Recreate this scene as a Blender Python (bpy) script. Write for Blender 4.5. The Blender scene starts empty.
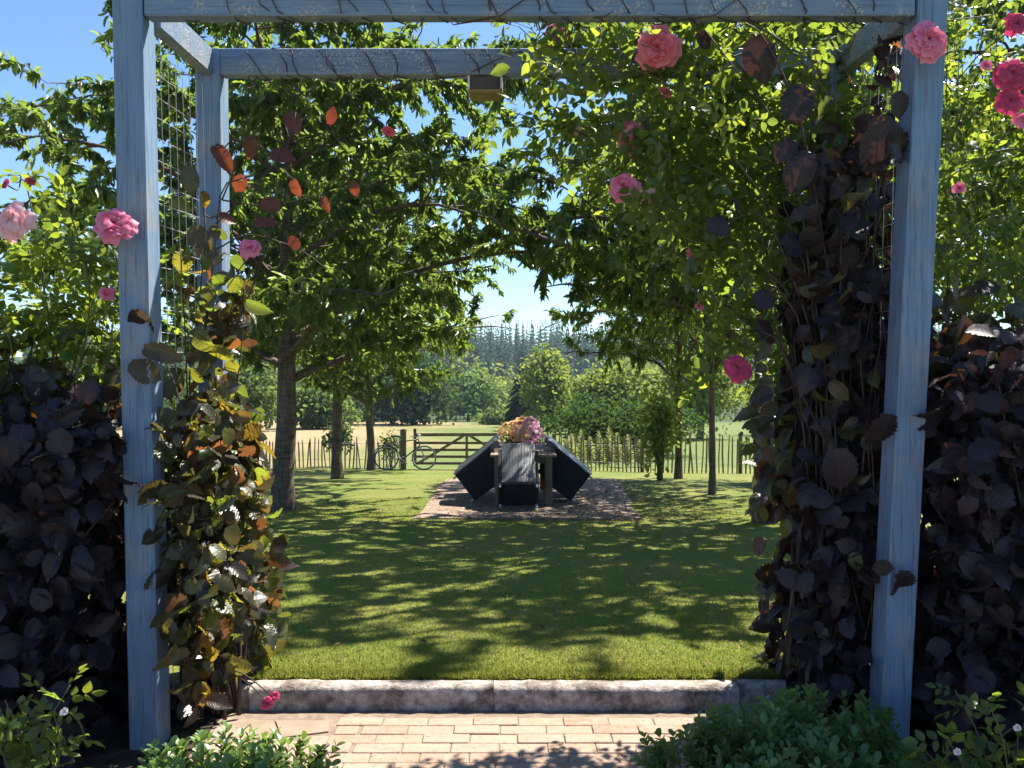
import bpy, math, random
import numpy as np
from mathutils import Vector, Matrix

sc = bpy.context.scene
COL = sc.collection
R = math.radians
F = 790.0                       # focal length in pixels of a 1024 wide picture
CAM_Z, PITCH = 1.28, R(1.0)

def P(px, py, d):
    """World point seen at a pixel of the photo, at distance y = d."""
    rx, ry = (px - 512) / F, (384 - py) / F
    v = Vector((rx, math.cos(PITCH) + ry * math.sin(PITCH), -math.sin(PITCH) + ry * math.cos(PITCH)))
    v *= d / v.y
    return Vector((v.x, v.y, v.z + CAM_Z))

ZY = [-80, 2.90, 3.0, 5, 7, 9.7, 11, 14, 16, 21.3, 25, 40, 70, 100, 160, 220, 300, 380, 450, 620]
ZZ = [.0, .0, .095, -.12, -.33, -.56, -.70, -.80, -.95, -1.47, -1.68, -2.35, -3.75, -5.2, -8, -8, -2, 5, 9, 11]
def Zt(y): return float(np.interp(y, ZY, ZZ))

# ------------------------------------------------------------------ objects, properties
def tag(o, label=None, cat=None, group=None, kind=None):
    if label: o['label'] = label
    if cat: o['category'] = cat
    if group: o['group'] = group
    if kind: o['kind'] = kind
    return o
def thing(name, label, cat, loc=(0, 0, 0), rz=0, group=None):
    o = bpy.data.objects.new(name, None); COL.objects.link(o)
    o.location = loc; o.rotation_euler = (0, 0, rz); o.empty_display_size = .2
    return tag(o, label, cat, group)
def copy_tree(o, parent=None):
    c = o.copy(); COL.objects.link(c); c.parent = parent
    for ch in list(o.children): copy_tree(ch, c)
    return c

class MB:
    def __init__(s): s.v = []; s.f = []
    def add(s, vs, fs):
        b = len(s.v); s.v += [tuple(v) for v in vs]; s.f += [tuple(b + i for i in f) for f in fs]; return s
    def box(s, c, size, rot=None, taper=1.0, bev=0.0):
        sx, sy, sz = [k / 2 for k in size]; c = Vector(c); vs = []
        if bev:
            b = bev
            for z, k in ((-sz, b), (-sz + b, 0), (sz - b, 0), (sz, b)):
                for x, y in ((-sx + k, -sy + b), (-sx + b, -sy + k), (sx - b, -sy + k), (sx - k, -sy + b), (sx - k, sy - b), (sx - b, sy - k), (-sx + b, sy - k), (-sx + k, sy - b)):
                    vs.append(Vector((x, y, z)))
            fs = [tuple(range(7, -1, -1)), tuple(range(24, 32))]
            for r in range(3):
                for i in range(8):
                    j = (i + 1) % 8; fs.append((r * 8 + i, r * 8 + j, r * 8 + 8 + j, r * 8 + 8 + i))
        else:
            for z in (-sz, sz):
                t = taper if z > 0 else 1
                for x, y in ((-sx, -sy), (sx, -sy), (sx, sy), (-sx, sy)): vs.append(Vector((x * t, y * t, z)))
            fs = [(3, 2, 1, 0), (4, 5, 6, 7), (0, 1, 5, 4), (1, 2, 6, 5), (2, 3, 7, 6), (3, 0, 4, 7)]
        if rot is not None: vs = [rot @ v for v in vs]
        return s.add([v + c for v in vs], fs)
    def beam(s, a, b, w, h, up=(0, 0, 1), bev=0.0, segs=1):
        """square timber from a to b, w sideways, h along up"""
        a, b = Vector(a), Vector(b); t = (b - a); L = t.length; t /= L
        u = Vector(up); sd = t.cross(u)
        if sd.length < 1e-4: sd = t.cross(Vector((0, 1, 0)))
        sd.normalize(); u = sd.cross(t)
        rot = Matrix((sd, t, u)).transposed()
        return s.box((a + b) / 2, (w, L, h), rot, bev=bev)
    def tube(s, pts, rad, n=6, caps=True):
        pts = [Vector(p) for p in pts]
        if not hasattr(rad, '__len__'): rad = [rad] * len(pts)
        vs = []; fs = []; prev = None
        for i, p in enumerate(pts):
            t = pts[min(i + 1, len(pts) - 1)] - pts[max(i - 1, 0)]
            if t.length < 1e-9: t = Vector((0, 0, 1))
            t.normalize()
            if prev is None:
                a = Vector((1, 0, 0)) if abs(t.x) < .9 else Vector((0, 1, 0))
                prev = (a - t * a.dot(t)).normalized()
            else:
                q = prev - t * prev.dot(t)
                if q.length > 1e-5: prev = q.normalized()
            w = t.cross(prev)
            for k in range(n):
                an = 2 * math.pi * k / n
                vs.append(p + (prev * math.cos(an) + w * math.sin(an)) * rad[i])
        for i in range(len(pts) - 1):
            for k in range(n):
                k2 = (k + 1) % n
                fs.append((i * n + k, i * n + k2, i * n + n + k2, i * n + n + k))
        if caps:
            fs.append(tuple(range(n - 1, -1, -1))); m = (len(pts) - 1) * n; fs.append(tuple(range(m, m + n)))
        return s.add(vs, fs)
    def lathe(s, prof, c=(0, 0, 0), n=16):
        vs = []; fs = []; c = Vector(c)
        for r, z in prof:
            for k in range(n):
                a = 2 * math.pi * k / n; vs.append(c + Vector((r * math.cos(a), r * math.sin(a), z)))
        for i in range(len(prof) - 1):
            for k in range(n):
                k2 = (k + 1) % n; fs.append((i * n + k, i * n + k2, i * n + n + k2, i * n + n + k))
        return s.add(vs, fs)
    def torus(s, c, R_, r, axis='y', n=28, m=6, sq=1.0):
        vs = []; fs = []; c = Vector(c)
        for i in range(n):
            a = 2 * math.pi * i / n
            for j in range(m):
                b = 2 * math.pi * j / m; q = R_ + r * math.cos(b)
                v = Vector((q * math.cos(a), r * math.sin(b) * sq, q * math.sin(a)))
                vs.append(c + v)
        for i in range(n):
            for j in range(m):
                i2, j2 = (i + 1) % n, (j + 1) % m
                fs.append((i * m + j, i2 * m + j, i2 * m + j2, i * m + j2))
        return s.add(vs, fs)
    def build(s, name, mat, parent=None, smooth=False):
        me = bpy.data.meshes.new(name); me.from_pydata(s.v, [], s.f); me.materials.append(mat); me.update()
        if smooth: me.polygons.foreach_set('use_smooth', [True] * len(me.polygons))
        o = bpy.data.objects.new(name, me); COL.objects.link(o)
        if parent: o.parent = parent
        return o

# ------------------------------------------------------------------ leaves (numpy)
def norm(a): return a / np.maximum(np.linalg.norm(a, axis=-1, keepdims=True), 1e-9)
# templates: verts (u along, v across, w out of plane), faces
T_BOX = None
T_SIMPLE = (np.array([(0, 0, 0), (.3, -.46, .05), (.68, -.36, .0), (1, 0, -.16), (.68, .36, .0), (.3, .46, .05)], float),
            [(0, 3, 2, 1), (0, 5, 4, 3)])
def grid_leaf(us, hw, fold=.18, droop=.28, ripple=.04, wave=0.0):
    vs = []; fs = []
    for i, (u, h) in enumerate(zip(us, hw)):
        for j, q in enumerate((-1, -.5, 0, .5, 1)):
            e = 1 if abs(q) == 1 else .6
            vs.append((u + (.05 if abs(q) == 1 else .02 if q else 0) * (1 - u) - (.06 if abs(q) == 1 and u < .08 and len(us) > 10 else 0), q * h, fold * abs(q) * h * (1.2 - abs(q) * .5) - droop * u * u + ripple * math.sin(i * 2.3 + q * 2) * e + wave * math.sin(i * 3.1 + q) * abs(q)))
    for i in range(len(us) - 1):
        for j in range(4):
            a = i * 5 + j; fs.append((a, a + 1, a + 6, a + 5))
    return np.array(vs, float), fs
def hazel(fold, droop, ripple, wave, seed, slim=1.0):
    """broad pointed leaf with a toothed edge and a notched base"""
    rg = random.Random(seed); us = [0, .05, .11, .17, .23, .29, .35, .41, .47, .53, .59, .65, .71, .77, .83, .88, .93, 1.0]
    base = np.interp(us, [0, .04, .12, .25, .4, .55, .68, .8, .88, .94, 1.0], [.02, .24, .38, .455, .49, .485, .43, .30, .17, .07, .004])
    hw = [b * slim * (1 + (.04 if i % 2 else -.035) + rg.uniform(-.03, .03)) for i, b in enumerate(base)]
    return grid_leaf(us, hw, fold, droop, ripple, wave)
T_BROAD = hazel(.22, .30, .012, .022, 1)
T_BROAD2 = hazel(-.2, .5, .03, .045, 2, .95)
T_BROAD3 = hazel(.42, .75, .03, .05, 3, .9)
T_BROAD4 = hazel(.05, .12, .03, .06, 4, 1.08)
HAZEL = [T_BROAD, T_BROAD2, T_BROAD3, T_BROAD4]
T_OVAL = grid_leaf([0, .12, .32, .55, .8, 1.0], [.03, .3, .46, .46, .27, .01], fold=.2, droop=.2, ripple=.02)
T_CHERRY = (np.array([(0, 0, 0), (.22, -.4, .1), (.55, -.44, .03), (.82, -.2, -.1), (1, 0, -.3), (.82, .2, -.1), (.55, .44, .03), (.22, .4, .1), (.4, 0, -.05)], float),
            [(0, 8, 2, 1), (8, 4, 3, 2), (0, 7, 6, 8), (8, 6, 5, 4)])

T_BOX = grid_leaf([0, .15, .4, .68, .9, 1.0], [.06, .26, .42, .47, .34, .12], fold=.25, droop=.12, ripple=.01)

class Leaves:
    def __init__(s): s.a = []
    def add(s, p, d, n, L, W): s.a.append((p[0], p[1], p[2], d[0], d[1], d[2], n[0], n[1], n[2], L, W))
    def extend(s, p, d, n, L, W):
        s.a.extend(np.concatenate([p, d, n, np.reshape(L, (-1, 1)), np.reshape(W, (-1, 1))], axis=1).tolist())
    def build(s, name, mat, parent=None, tpl=T_SIMPLE, smooth=False):
        A = np.array(s.a, float); tpls = tpl if isinstance(tpl, list) else [tpl]
        Vs, Ls, Ts, Us, nv = [], [], [], [], 0
        for ti, (tv, tf) in enumerate(tpls):
            B = A[ti::len(tpls)]; N = len(B)
            if not N: continue
            p = B[:, 0:3]; t = norm(B[:, 3:6]); n = B[:, 6:9]
            n = n - t * np.sum(n * t, 1, keepdims=True); n = norm(n); sd = np.cross(t, n)
            L = B[:, 9][:, None, None]; W = B[:, 10][:, None, None]
            V = p[:, None, :] + t[:, None, :] * (tv[:, 0][None, :, None] * L) + sd[:, None, :] * (tv[:, 1][None, :, None] * W) + n[:, None, :] * (tv[:, 2][None, :, None] * L)
            M_ = len(tv); flat = np.array([i for f in tf for i in f])
            Vs.append(V.reshape(-1, 3)); Ls.append((nv + np.arange(N)[:, None] * M_ + flat[None, :]).reshape(-1)); nv += N * M_
            Ts.append(np.tile([len(f) for f in tf], N)); Us.append(np.tile(tv[flat][:, :2], (N, 1)))
        V = np.concatenate(Vs); loops = np.concatenate(Ls); lt = np.concatenate(Ts); ls = np.concatenate([[0], np.cumsum(lt)[:-1]])
        me = bpy.data.meshes.new(name)
        me.vertices.add(len(V)); me.vertices.foreach_set('co', V.astype(np.float32).reshape(-1))
        me.loops.add(len(loops)); me.loops.foreach_set('vertex_index', loops.astype(np.int32))
        me.polygons.add(len(lt)); me.polygons.foreach_set('loop_start', ls.astype(np.int32))
        try: me.polygons.foreach_set('loop_total', lt.astype(np.int32))
        except Exception: pass
        uv = me.uv_layers.new(name='leaf')
        uvs = np.concatenate(Us).astype(np.float32)
        uv.data.foreach_set('uv', uvs.reshape(-1))
        me.materials.append(mat); me.update(calc_edges=True); me.validate()
        if smooth: me.polygons.foreach_set('use_smooth', np.ones(len(me.polygons), bool))
        o = bpy.data.objects.new(name, me); COL.objects.link(o)
        if parent: o.parent = parent
        return o

# ------------------------------------------------------------------ materials
def new_mat(name):
    m = bpy.data.materials.new(name); m.use_nodes = True
    nt = m.node_tree; nt.nodes.clear()
    out = nt.nodes.new('ShaderNodeOutputMaterial')
    return m, nt, out
def nd(nt, typ, ins=None, **kw):
    n = nt.nodes.new(typ)
    for k, v in kw.items(): setattr(n, k, v)
    for k, v in (ins or {}).items():
        if hasattr(v, 'is_linked') or isinstance(v, bpy.types.NodeSocket): nt.links.new(v, n.inputs[k])
        else: n.inputs[k].default_value = v
    return n
def ramp(nt, fac, stops, interp='LINEAR'):
    r = nt.nodes.new('ShaderNodeValToRGB'); r.color_ramp.interpolation = interp
    e = r.color_ramp.elements
    while len(e) > 1: e.remove(e[0])
    e[0].position = stops[0][0]; e[0].color = (*stops[0][1], 1)
    for p, c in stops[1:]:
        q = e.new(p); q.color = (*c, 1)
    nt.links.new(fac, r.inputs[0]); return r.outputs[0]
def mixc(nt, fac, a, b, mode='MIX'):
    m = nt.nodes.new('ShaderNodeMix'); m.data_type = 'RGBA'; m.blend_type = mode
    for i, v in ((0, fac), (6, a), (7, b)):
        if isinstance(v, bpy.types.NodeSocket): nt.links.new(v, m.inputs[i])
        else: m.inputs[i].default_value = (*v, 1) if hasattr(v, '__len__') and len(v) == 3 else v
    return m.outputs[2]
def noise(nt, vec, scale, detail=3, rough=.55):
    n = nt.nodes.new('ShaderNodeTexNoise'); n.inputs['Scale'].default_value = scale
    n.inputs['Detail'].default_value = detail; n.inputs['Roughness'].default_value = rough
    if vec is not None: nt.links.new(vec, n.inputs['Vector'])
    return n.outputs['Fac']
def coords(nt, scale=None, which='Object'):
    t = nt.nodes.new('ShaderNodeTexCoord').outputs[which]
    if scale is None: return t
    m = nt.nodes.new('ShaderNodeMapping'); m.inputs['Scale'].default_value = scale
    nt.links.new(t, m.inputs['Vector']); return m.outputs[0]
def bsdf(nt, out, color, rough=.6, spec=.4, bump=None, bstr=.3, bdist=.01, metal=0):
    b = nt.nodes.new('ShaderNodeBsdfPrincipled')
    for k, v in (('Base Color', color), ('Roughness', rough), ('Specular IOR Level', spec), ('Metallic', metal)):
        if isinstance(v, bpy.types.NodeSocket): nt.links.new(v, b.inputs[k])
        else: b.inputs[k].default_value = (*v, 1) if hasattr(v, '__len__') else v
    if bump is not None:
        bp = nt.nodes.new('ShaderNodeBump'); bp.inputs['Strength'].default_value = bstr; bp.inputs['Distance'].default_value = bdist
        nt.links.new(bump, bp.inputs['Height']); nt.links.new(bp.outputs[0], b.inputs['Normal'])
    nt.links.new(b.outputs[0], out.inputs[0]); return b

def leaf_mat(name, cols, trans, tfac=.45, rough=.45, spec=.5, vein=0.0):
    """two-sided leaf: reflecting surface mixed with light passing through the blade; colour varies leaf by leaf"""
    m, nt, out = new_mat(name)
    rnd = nt.nodes.new('ShaderNodeNewGeometry').outputs['Random Per Island']
    n = len(cols); base = ramp(nt, rnd, [(i / max(n - 1, 1), c) for i, c in enumerate(cols)])
    mul = nd(nt, 'ShaderNodeMath', {0: rnd, 1: 7.31}, operation='MULTIPLY').outputs[0]
    fr = nd(nt, 'ShaderNodeMath', {0: mul}, operation='FRACT').outputs[0]
    n = len(trans); tc = ramp(nt, fr, [(i / max(n - 1, 1), c) for i, c in enumerate(trans)])
    b = nt.nodes.new('ShaderNodeBsdfPrincipled'); b.inputs['Roughness'].default_value = rough; b.inputs['Specular IOR Level'].default_value = spec
    if vein:
        uv = nt.nodes.new('ShaderNodeUVMap').outputs[0]
        sx = nd(nt, 'ShaderNodeSeparateXYZ', {0: uv})
        av = nd(nt, 'ShaderNodeMath', {0: sx.outputs[1]}, operation='ABSOLUTE').outputs[0]
        k = nd(nt, 'ShaderNodeMath', {0: av, 1: -.8, 2: sx.outputs[0]}, operation='MULTIPLY_ADD').outputs[0]
        s = nd(nt, 'ShaderNodeMath', {0: nd(nt, 'ShaderNodeMath', {0: k, 1: 52.0}, operation='MULTIPLY').outputs[0]}, operation='SINE').outputs[0]
        vline = ramp(nt, s, [(0.0, (0, 0, 0)), (.8, (.05, .05, .05)), (1.0, (1, 1, 1))])
        mid = nd(nt, 'ShaderNodeMath', {0: av, 1: .018}, operation='LESS_THAN').outputs[0]
        h = nd(nt, 'ShaderNodeMath', {0: vline, 1: mid}, operation='MAXIMUM').outputs[0]
        bl = noise(nt, coords(nt), 60, 3)
        h2 = nd(nt, 'ShaderNodeMath', {0: bl, 1: -1.2, 2: h}, operation='MULTIPLY_ADD').outputs[0]
        bp = nd(nt, 'ShaderNodeBump', {'Height': h2, 'Strength': .2, 'Distance': .003}, invert=True)
        nt.links.new(bp.outputs[0], b.inputs['Normal'])
        base = mixc(nt, nd(nt, 'ShaderNodeMath', {0: h, 1: .22 * vein}, operation='MULTIPLY').outputs[0], base, (.16, .13, .08))
        tc = mixc(nt, nd(nt, 'ShaderNodeMath', {0: h, 1: .5}, operation='MULTIPLY').outputs[0], tc, (.05, .02, .01))
    nt.links.new(base, b.inputs['Base Color'])
    tr = nd(nt, 'ShaderNodeBsdfTranslucent', {'Color': tc})
    mx = nd(nt, 'ShaderNodeMixShader', {0: tfac, 1: b.outputs[0], 2: tr.outputs[0]})
    nt.links.new(mx.outputs[0], out.inputs[0])
    return m

def simple_mat(name, c1, c2, scale=8, rough=.7, spec=.3, bstr=.3, bdist=.01, stretch=None, detail=4):
    m, nt, out = new_mat(name); v = coords(nt, stretch)
    f = noise(nt, v, scale, detail)
    bsdf(nt, out, ramp(nt, f, [(.3, c1), (.7, c2)]), rough, spec, f, bstr, bdist); return m

def painted_wood(name, lichen=.0):
    m, nt, out = new_mat(name)
    g = coords(nt, (60, 60, 2.2) if not lichen else (2.2, 60, 60))
    v = coords(nt)
    grain = noise(nt, g, 1.0, 5, .65)
    wear = noise(nt, v, 5.5, 5, .65)
    paint = ramp(nt, grain, [(.2, (.10, .165, .27)), (.5, (.15, .235, .36)), (.8, (.205, .30, .425))])
    bare = ramp(nt, grain, [(.3, (.20, .19, .17)), (.7, (.36, .34, .30))])
    wf = ramp(nt, wear, [(.50, (0, 0, 0)), (.66, (1, 1, 1))] if not lichen else [(.38, (0, 0, 0)), (.62, (1, 1, 1))])
    blot = noise(nt, v, 2.3, 4, .6)
    paint = mixc(nt, ramp(nt, blot, [(.4, (0, 0, 0)), (.65, (.6, .6, .6))]), paint, (.115, .175, .265))
    c = mixc(nt, nd(nt, 'ShaderNodeMath', {0: wf, 1: .55 if not lichen or lichen > .4 and name.startswith('bl') else .3}, operation='MULTIPLY').outputs[0], paint, bare)
    dark = noise(nt, g, 2.2, 3, .7)
    c = mixc(nt, ramp(nt, dark, [(.52, (0, 0, 0)), (.72, (.75, .75, .75))]), c, (.06, .075, .095))
    h = grain
    if lichen:
        ln = noise(nt, v, 9, 3); vo = nt.nodes.new('ShaderNodeTexVoronoi'); vo.inputs['Scale'].default_value = 95
        nt.links.new(v, vo.inputs['Vector'])
        spots = ramp(nt, nd(nt, 'ShaderNodeMath', {0: noise(nt, v, 48, 4, .7), 1: -.7, 2: vo.outputs['Distance']}, operation='MULTIPLY_ADD').outputs[0], [(-.0, (1, 1, 1)), (.14, (0, 0, 0))])
        patch = ramp(nt, ln, [(.5 - .1 * lichen, (0, 0, 0)), (.62 - .1 * lichen, (1, 1, 1))])
        lf = mixc(nt, 1.0, spots, patch, 'MULTIPLY')
        lc = ramp(nt, noise(nt, v, 30, 2), [(.4, (.26, .27, .24)), (.6, (.40, .40, .35)), (.7, (.30, .26, .10))])
        c = mixc(nt, lf, c, lc)
        h = nd(nt, 'ShaderNodeMath', {0: lf, 1: .6, 2: grain}, operation='MULTIPLY_ADD').outputs[0]
    bsdf(nt, out, c, .62, .35, h, .5, .004); return m

def bark_mat(name, c1, c2):
    m, nt, out = new_mat(name)
    v = coords(nt, (2, 2, 14)); w = coords(nt, (14, 14, 2.5))
    f = noise(nt, v, 3, 5, .65); g = noise(nt, w, 2, 4, .6)
    s = nd(nt, 'ShaderNodeMath', {0: f, 1: g}, operation='MULTIPLY').outputs[0]
    c = ramp(nt, s, [(.14, c1), (.34, c2)])
    gr = noise(nt, coords(nt), 5, 4)
    c = mixc(nt, ramp(nt, gr, [(.58, (0, 0, 0)), (.75, (.6, .6, .6))]), c, (.13, .14, .09))
    bsdf(nt, out, c, .85, .2, s, .9, .02); return m

M = {}
M['paint'] = painted_wood('weathered_blue_paint')
M['paint_lichen'] = painted_wood('lichen_covered_blue_timber', .8)
M['paint_beam'] = painted_wood('patchy_lichen_timber', .15)
M['paint_end'] = painted_wood('bleached_lichen_timber', .5)
M['bark'] = bark_mat('cherry_bark', (.045, .034, .026), (.17, .125, .095))
M['bark_far'] = simple_mat('far_bark', (.05, .04, .03), (.12, .1, .08), 3)
M['twig'] = simple_mat('twig_bark', (.03, .02, .016), (.085, .06, .045), 30, .7)
M['dry_twig'] = simple_mat('dry_twig_bark', (.035, .028, .025), (.10, .08, .07), 30, .8)
M['green_cane'] = simple_mat('green_cane', (.06, .08, .025), (.14, .12, .06), 25, .5)
M['pale_stem'] = simple_mat('pale_stem', (.25, .2, .13), (.4, .33, .24), 25, .5)
M['cherry'] = leaf_mat('cherry_leaf', [(.035, .062, .016), (.054, .094, .024), (.078, .116, .030), (.060, .10, .027)], [(.20, .33, .035), (.33, .44, .055), (.15, .25, .035)], .47, .36, .45)
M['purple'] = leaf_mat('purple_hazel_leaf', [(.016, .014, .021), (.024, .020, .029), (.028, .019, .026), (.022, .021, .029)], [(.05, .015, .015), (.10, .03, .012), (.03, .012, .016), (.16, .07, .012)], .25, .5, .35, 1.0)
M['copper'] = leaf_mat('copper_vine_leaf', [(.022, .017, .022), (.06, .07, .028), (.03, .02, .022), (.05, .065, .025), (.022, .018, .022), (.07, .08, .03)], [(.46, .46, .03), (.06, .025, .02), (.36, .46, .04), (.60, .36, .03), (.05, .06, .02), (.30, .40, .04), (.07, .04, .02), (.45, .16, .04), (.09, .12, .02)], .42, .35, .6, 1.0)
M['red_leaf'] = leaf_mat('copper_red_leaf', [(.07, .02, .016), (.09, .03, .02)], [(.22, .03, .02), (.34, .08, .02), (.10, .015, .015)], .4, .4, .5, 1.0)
M['rose_leaf'] = leaf_mat('rose_leaf', [(.03, .06, .018), (.045, .085, .02), (.06, .10, .025)], [(.20, .31, .03), (.50, .58, .05), (.16, .24, .03), (.32, .44, .04)], .48, .36, .5)
M['box_leaf'] = leaf_mat('box_leaf', [(.055, .115, .035), (.085, .155, .045), (.11, .19, .055)], [(.26, .42, .05), (.36, .5, .08)], .36, .35, .5)
M['weed'] = leaf_mat('weed_leaf', [(.17, .20, .08), (.24, .25, .11)], [(.5, .52, .14), (.42, .46, .12)], .4, .6, .2)
def tree_leaf(name, c, t): return leaf_mat(name, [tuple(k * .7 for k in c), c, tuple(k * 1.3 for k in c)], [tuple(k * .8 for k in t), t], .35, .7, .08)
M['oak'] = tree_leaf('dark_tree_leaf', (.034, .062, .026), (.11, .19, .04))
M['ash'] = tree_leaf('mid_tree_leaf', (.075, .13, .045), (.3, .42, .08))
M['lime'] = tree_leaf('bright_tree_leaf', (.11, .165, .045), (.44, .52, .08))
M['spruce'] = tree_leaf('conifer_needles', (.028, .058, .030), (.06, .11, .04))
M['laurel'] = tree_leaf('laurel_leaf', (.03, .06, .02), (.12, .2, .03))

def petal_mat(name, c_in, c_out, tr):
    m, nt, out = new_mat(name)
    uv = nt.nodes.new('ShaderNodeUVMap').outputs[0]; sx = nd(nt, 'ShaderNodeSeparateXYZ', {0: uv})
    c = ramp(nt, sx.outputs[0], [(.25, tuple(k * .75 for k in c_in)), (.6, c_in), (.97, c_out)])
    nz = noise(nt, coords(nt), 90, 2); c = mixc(nt, ramp(nt, nz, [(.4, (0, 0, 0)), (.8, (.25, .25, .25))]), c, (.85, .5, .58))
    b = nd(nt, 'ShaderNodeBsdfPrincipled', {'Base Color': c, 'Roughness': .55, 'Specular IOR Level': .25})
    t = nd(nt, 'ShaderNodeBsdfTranslucent', {'Color': (*tr, 1)})
    mx = nd(nt, 'ShaderNodeMixShader', {0: .26, 1: b.outputs[0], 2: t.outputs[0]})
    nt.links.new(mx.outputs[0], out.inputs[0]); return m
M['pink'] = petal_mat('pink_petal', (.58, .045, .12), (.78, .25, .38), (.8, .16, .26))
M['pale_pink'] = petal_mat('pale_pink_petal', (.75, .30, .34), (.86, .58, .60), (.9, .5, .5))
M['magenta'] = petal_mat('magenta_petal', (.36, .008, .05), (.60, .035, .14), (.66, .04, .14))
M['scarlet'] = petal_mat('scarlet_petal', (.55, .03, .03), (.62, .08, .06), (.7, .1, .06))
M['white_petal'] = petal_mat('white_petal', (.7, .55, .5), (.8, .72, .68), (.8, .7, .65))

# ------------------------------------------------------------------ world, sun, camera
az, el = R(45), R(56)
to_sun = Vector((math.sin(az) * math.cos(el), math.cos(az) * math.cos(el), math.sin(el)))
w = bpy.data.worlds.new('World'); sc.world = w; w.use_nodes = True
nt = w.node_tree; nt.nodes.clear()
sky = nt.nodes.new('ShaderNodeTexSky'); sky.sky_type = 'NISHITA'; sky.sun_disc = False
sky.sun_elevation = el; sky.sun_rotation = az; sky.air_density = 1.0; sky.dust_density = .15; sky.ozone_density = 4.0; sky.altitude = 100
bg = nt.nodes.new('ShaderNodeBackground'); bg.inputs[1].default_value = .068
wo = nt.nodes.new('ShaderNodeOutputWorld')
nt.links.new(mixc(nt, 1.0, sky.outputs[0], (.86, .98, 1.10), 'MULTIPLY'), bg.inputs[0]); nt.links.new(bg.outputs[0], wo.inputs[0])
sl = bpy.data.lights.new('sun', 'SUN'); sl.energy = 5.0; sl.angle = R(.53); sl.color = (1.0, .94, .84)
so = bpy.data.objects.new('sun', sl); COL.objects.link(so)
so.rotation_euler = (-to_sun).to_track_quat('-Z', 'Y').to_euler(); so.location = (10, 10, 30)
cd = bpy.data.cameras.new('camera'); cam = bpy.data.objects.new('camera', cd); COL.objects.link(cam)
cd.sensor_width = 36; cd.lens = F / 1024 * 36; cd.clip_start = .05; cd.clip_end = 3000
cam.location = (0, 0, CAM_Z); cam.rotation_euler = (R(90) - PITCH, 0, 0)
sc.camera = cam
sc.view_settings.view_transform = 'Standard'; sc.view_settings.look = 'None'
sc.view_settings.exposure = 1.55; sc.view_settings.gamma = 1; sc.view_settings.use_curve_mapping = False
cy = sc.cycles
cy.use_denoising = True; cy.max_bounces = 8; cy.transmission_bounces = 4; cy.transparent_max_bounces = 4; cy.diffuse_bounces = 4; cy.glossy_bounces = 2
cy.sample_clamp_indirect = 6; cy.volume_bounces = 0

# ------------------------------------------------------------------ the setting
def sheet(name, xs, ys, zf, mat, kind='structure'):
    vs = [(x, y, zf(x, y)) for y in ys for x in xs]; n = len(xs)
    fs = [(j * n + i, j * n + i + 1, (j + 1) * n + i + 1, (j + 1) * n + i) for j in range(len(ys) - 1) for i in range(n - 1)]
    o = MB().add(vs, fs).build(name, mat, smooth=True); o['kind'] = kind; return o

# field: dry straw and green pasture
m, nt, out = new_mat('pasture'); v = coords(nt)
n1 = noise(nt, v, .05, 4); n2 = noise(nt, v, 3.0, 4)
sx = nd(nt, 'ShaderNodeSeparateXYZ', {0: v})
xx = nd(nt, 'ShaderNodeMath', {0: sx.outputs[0], 1: -.035, 2: -.12}, operation='MULTIPLY_ADD').outputs[0]
fx = nd(nt, 'ShaderNodeMath', {0: n1, 1: xx}, operation='ADD').outputs[0]
straw = ramp(nt, n2, [(.3, (.25, .175, .09)), (.7, (.34, .25, .14))]); green = ramp(nt, n2, [(.3, (.085, .12, .032)), (.7, (.14, .17, .05))])
far = nd(nt, 'ShaderNodeMapRange', {0: sx.outputs[1], 1: 92.0, 2: 104.0}).outputs[0]
c = mixc(nt, ramp(nt, fx, [(.45, (0, 0, 0)), (.75, (1, 1, 1))]), green, straw)
c = mixc(nt, far, c, ramp(nt, n2, [(.3, (.03, .05, .018)), (.7, (.06, .085, .03))]))
bsdf(nt, out, c, .9, .1, n2, .6, .05); M['field'] = m
ys = [-60, -20, 0, 2.9, 3, 4, 5, 7, 9.7, 11, 14, 16, 18.5, 21.3, 25, 32, 40, 55, 70, 85, 100, 130, 160, 190, 220, 260, 300, 340, 380, 415, 450, 620]
rg = random.Random(1)
sheet('ground', list(range(-460, 461, 20)), ys, lambda x, y: Zt(y) - (.06 if y < 26 else 0) + (math.sin(x * .05) * math.sin(y * .06) * .3 if y > 50 else 0), M['field'])

# lawn
m, nt, out = new_mat('mown_lawn'); v = coords(nt)
n1 = noise(nt, v, .9, 4); n2 = noise(nt, v, 40, 4, .7); n3 = noise(nt, coords(nt, (3, 9, 3)), 12, 3)
c = ramp(nt, n2, [(.25, (.075, .11, .016)), (.5, (.145, .195, .032)), (.75, (.22, .26, .055))])
c = mixc(nt, ramp(nt, n1, [(.40, (0, 0, 0)), (.66, (.8, .8, .8))]), c, (.25, .225, .065))
bsdf(nt, out, c, .8, .15, nd(nt, 'ShaderNodeMath', {0: n2, 1: n3}, operation='ADD').outputs[0], .9, .03); M['lawn'] = m
lx = [-12 + .5 * i for i in range(49)]; ly = [3.0 + .4 * i for i in range(51)]
def lawn_z(x, y): return Zt(y) + .012 * math.sin(x * 1.3 + y * .7) * math.sin(y * 1.1)
sheet('lawn', lx, ly, lawn_z, M['lawn'])
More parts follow.
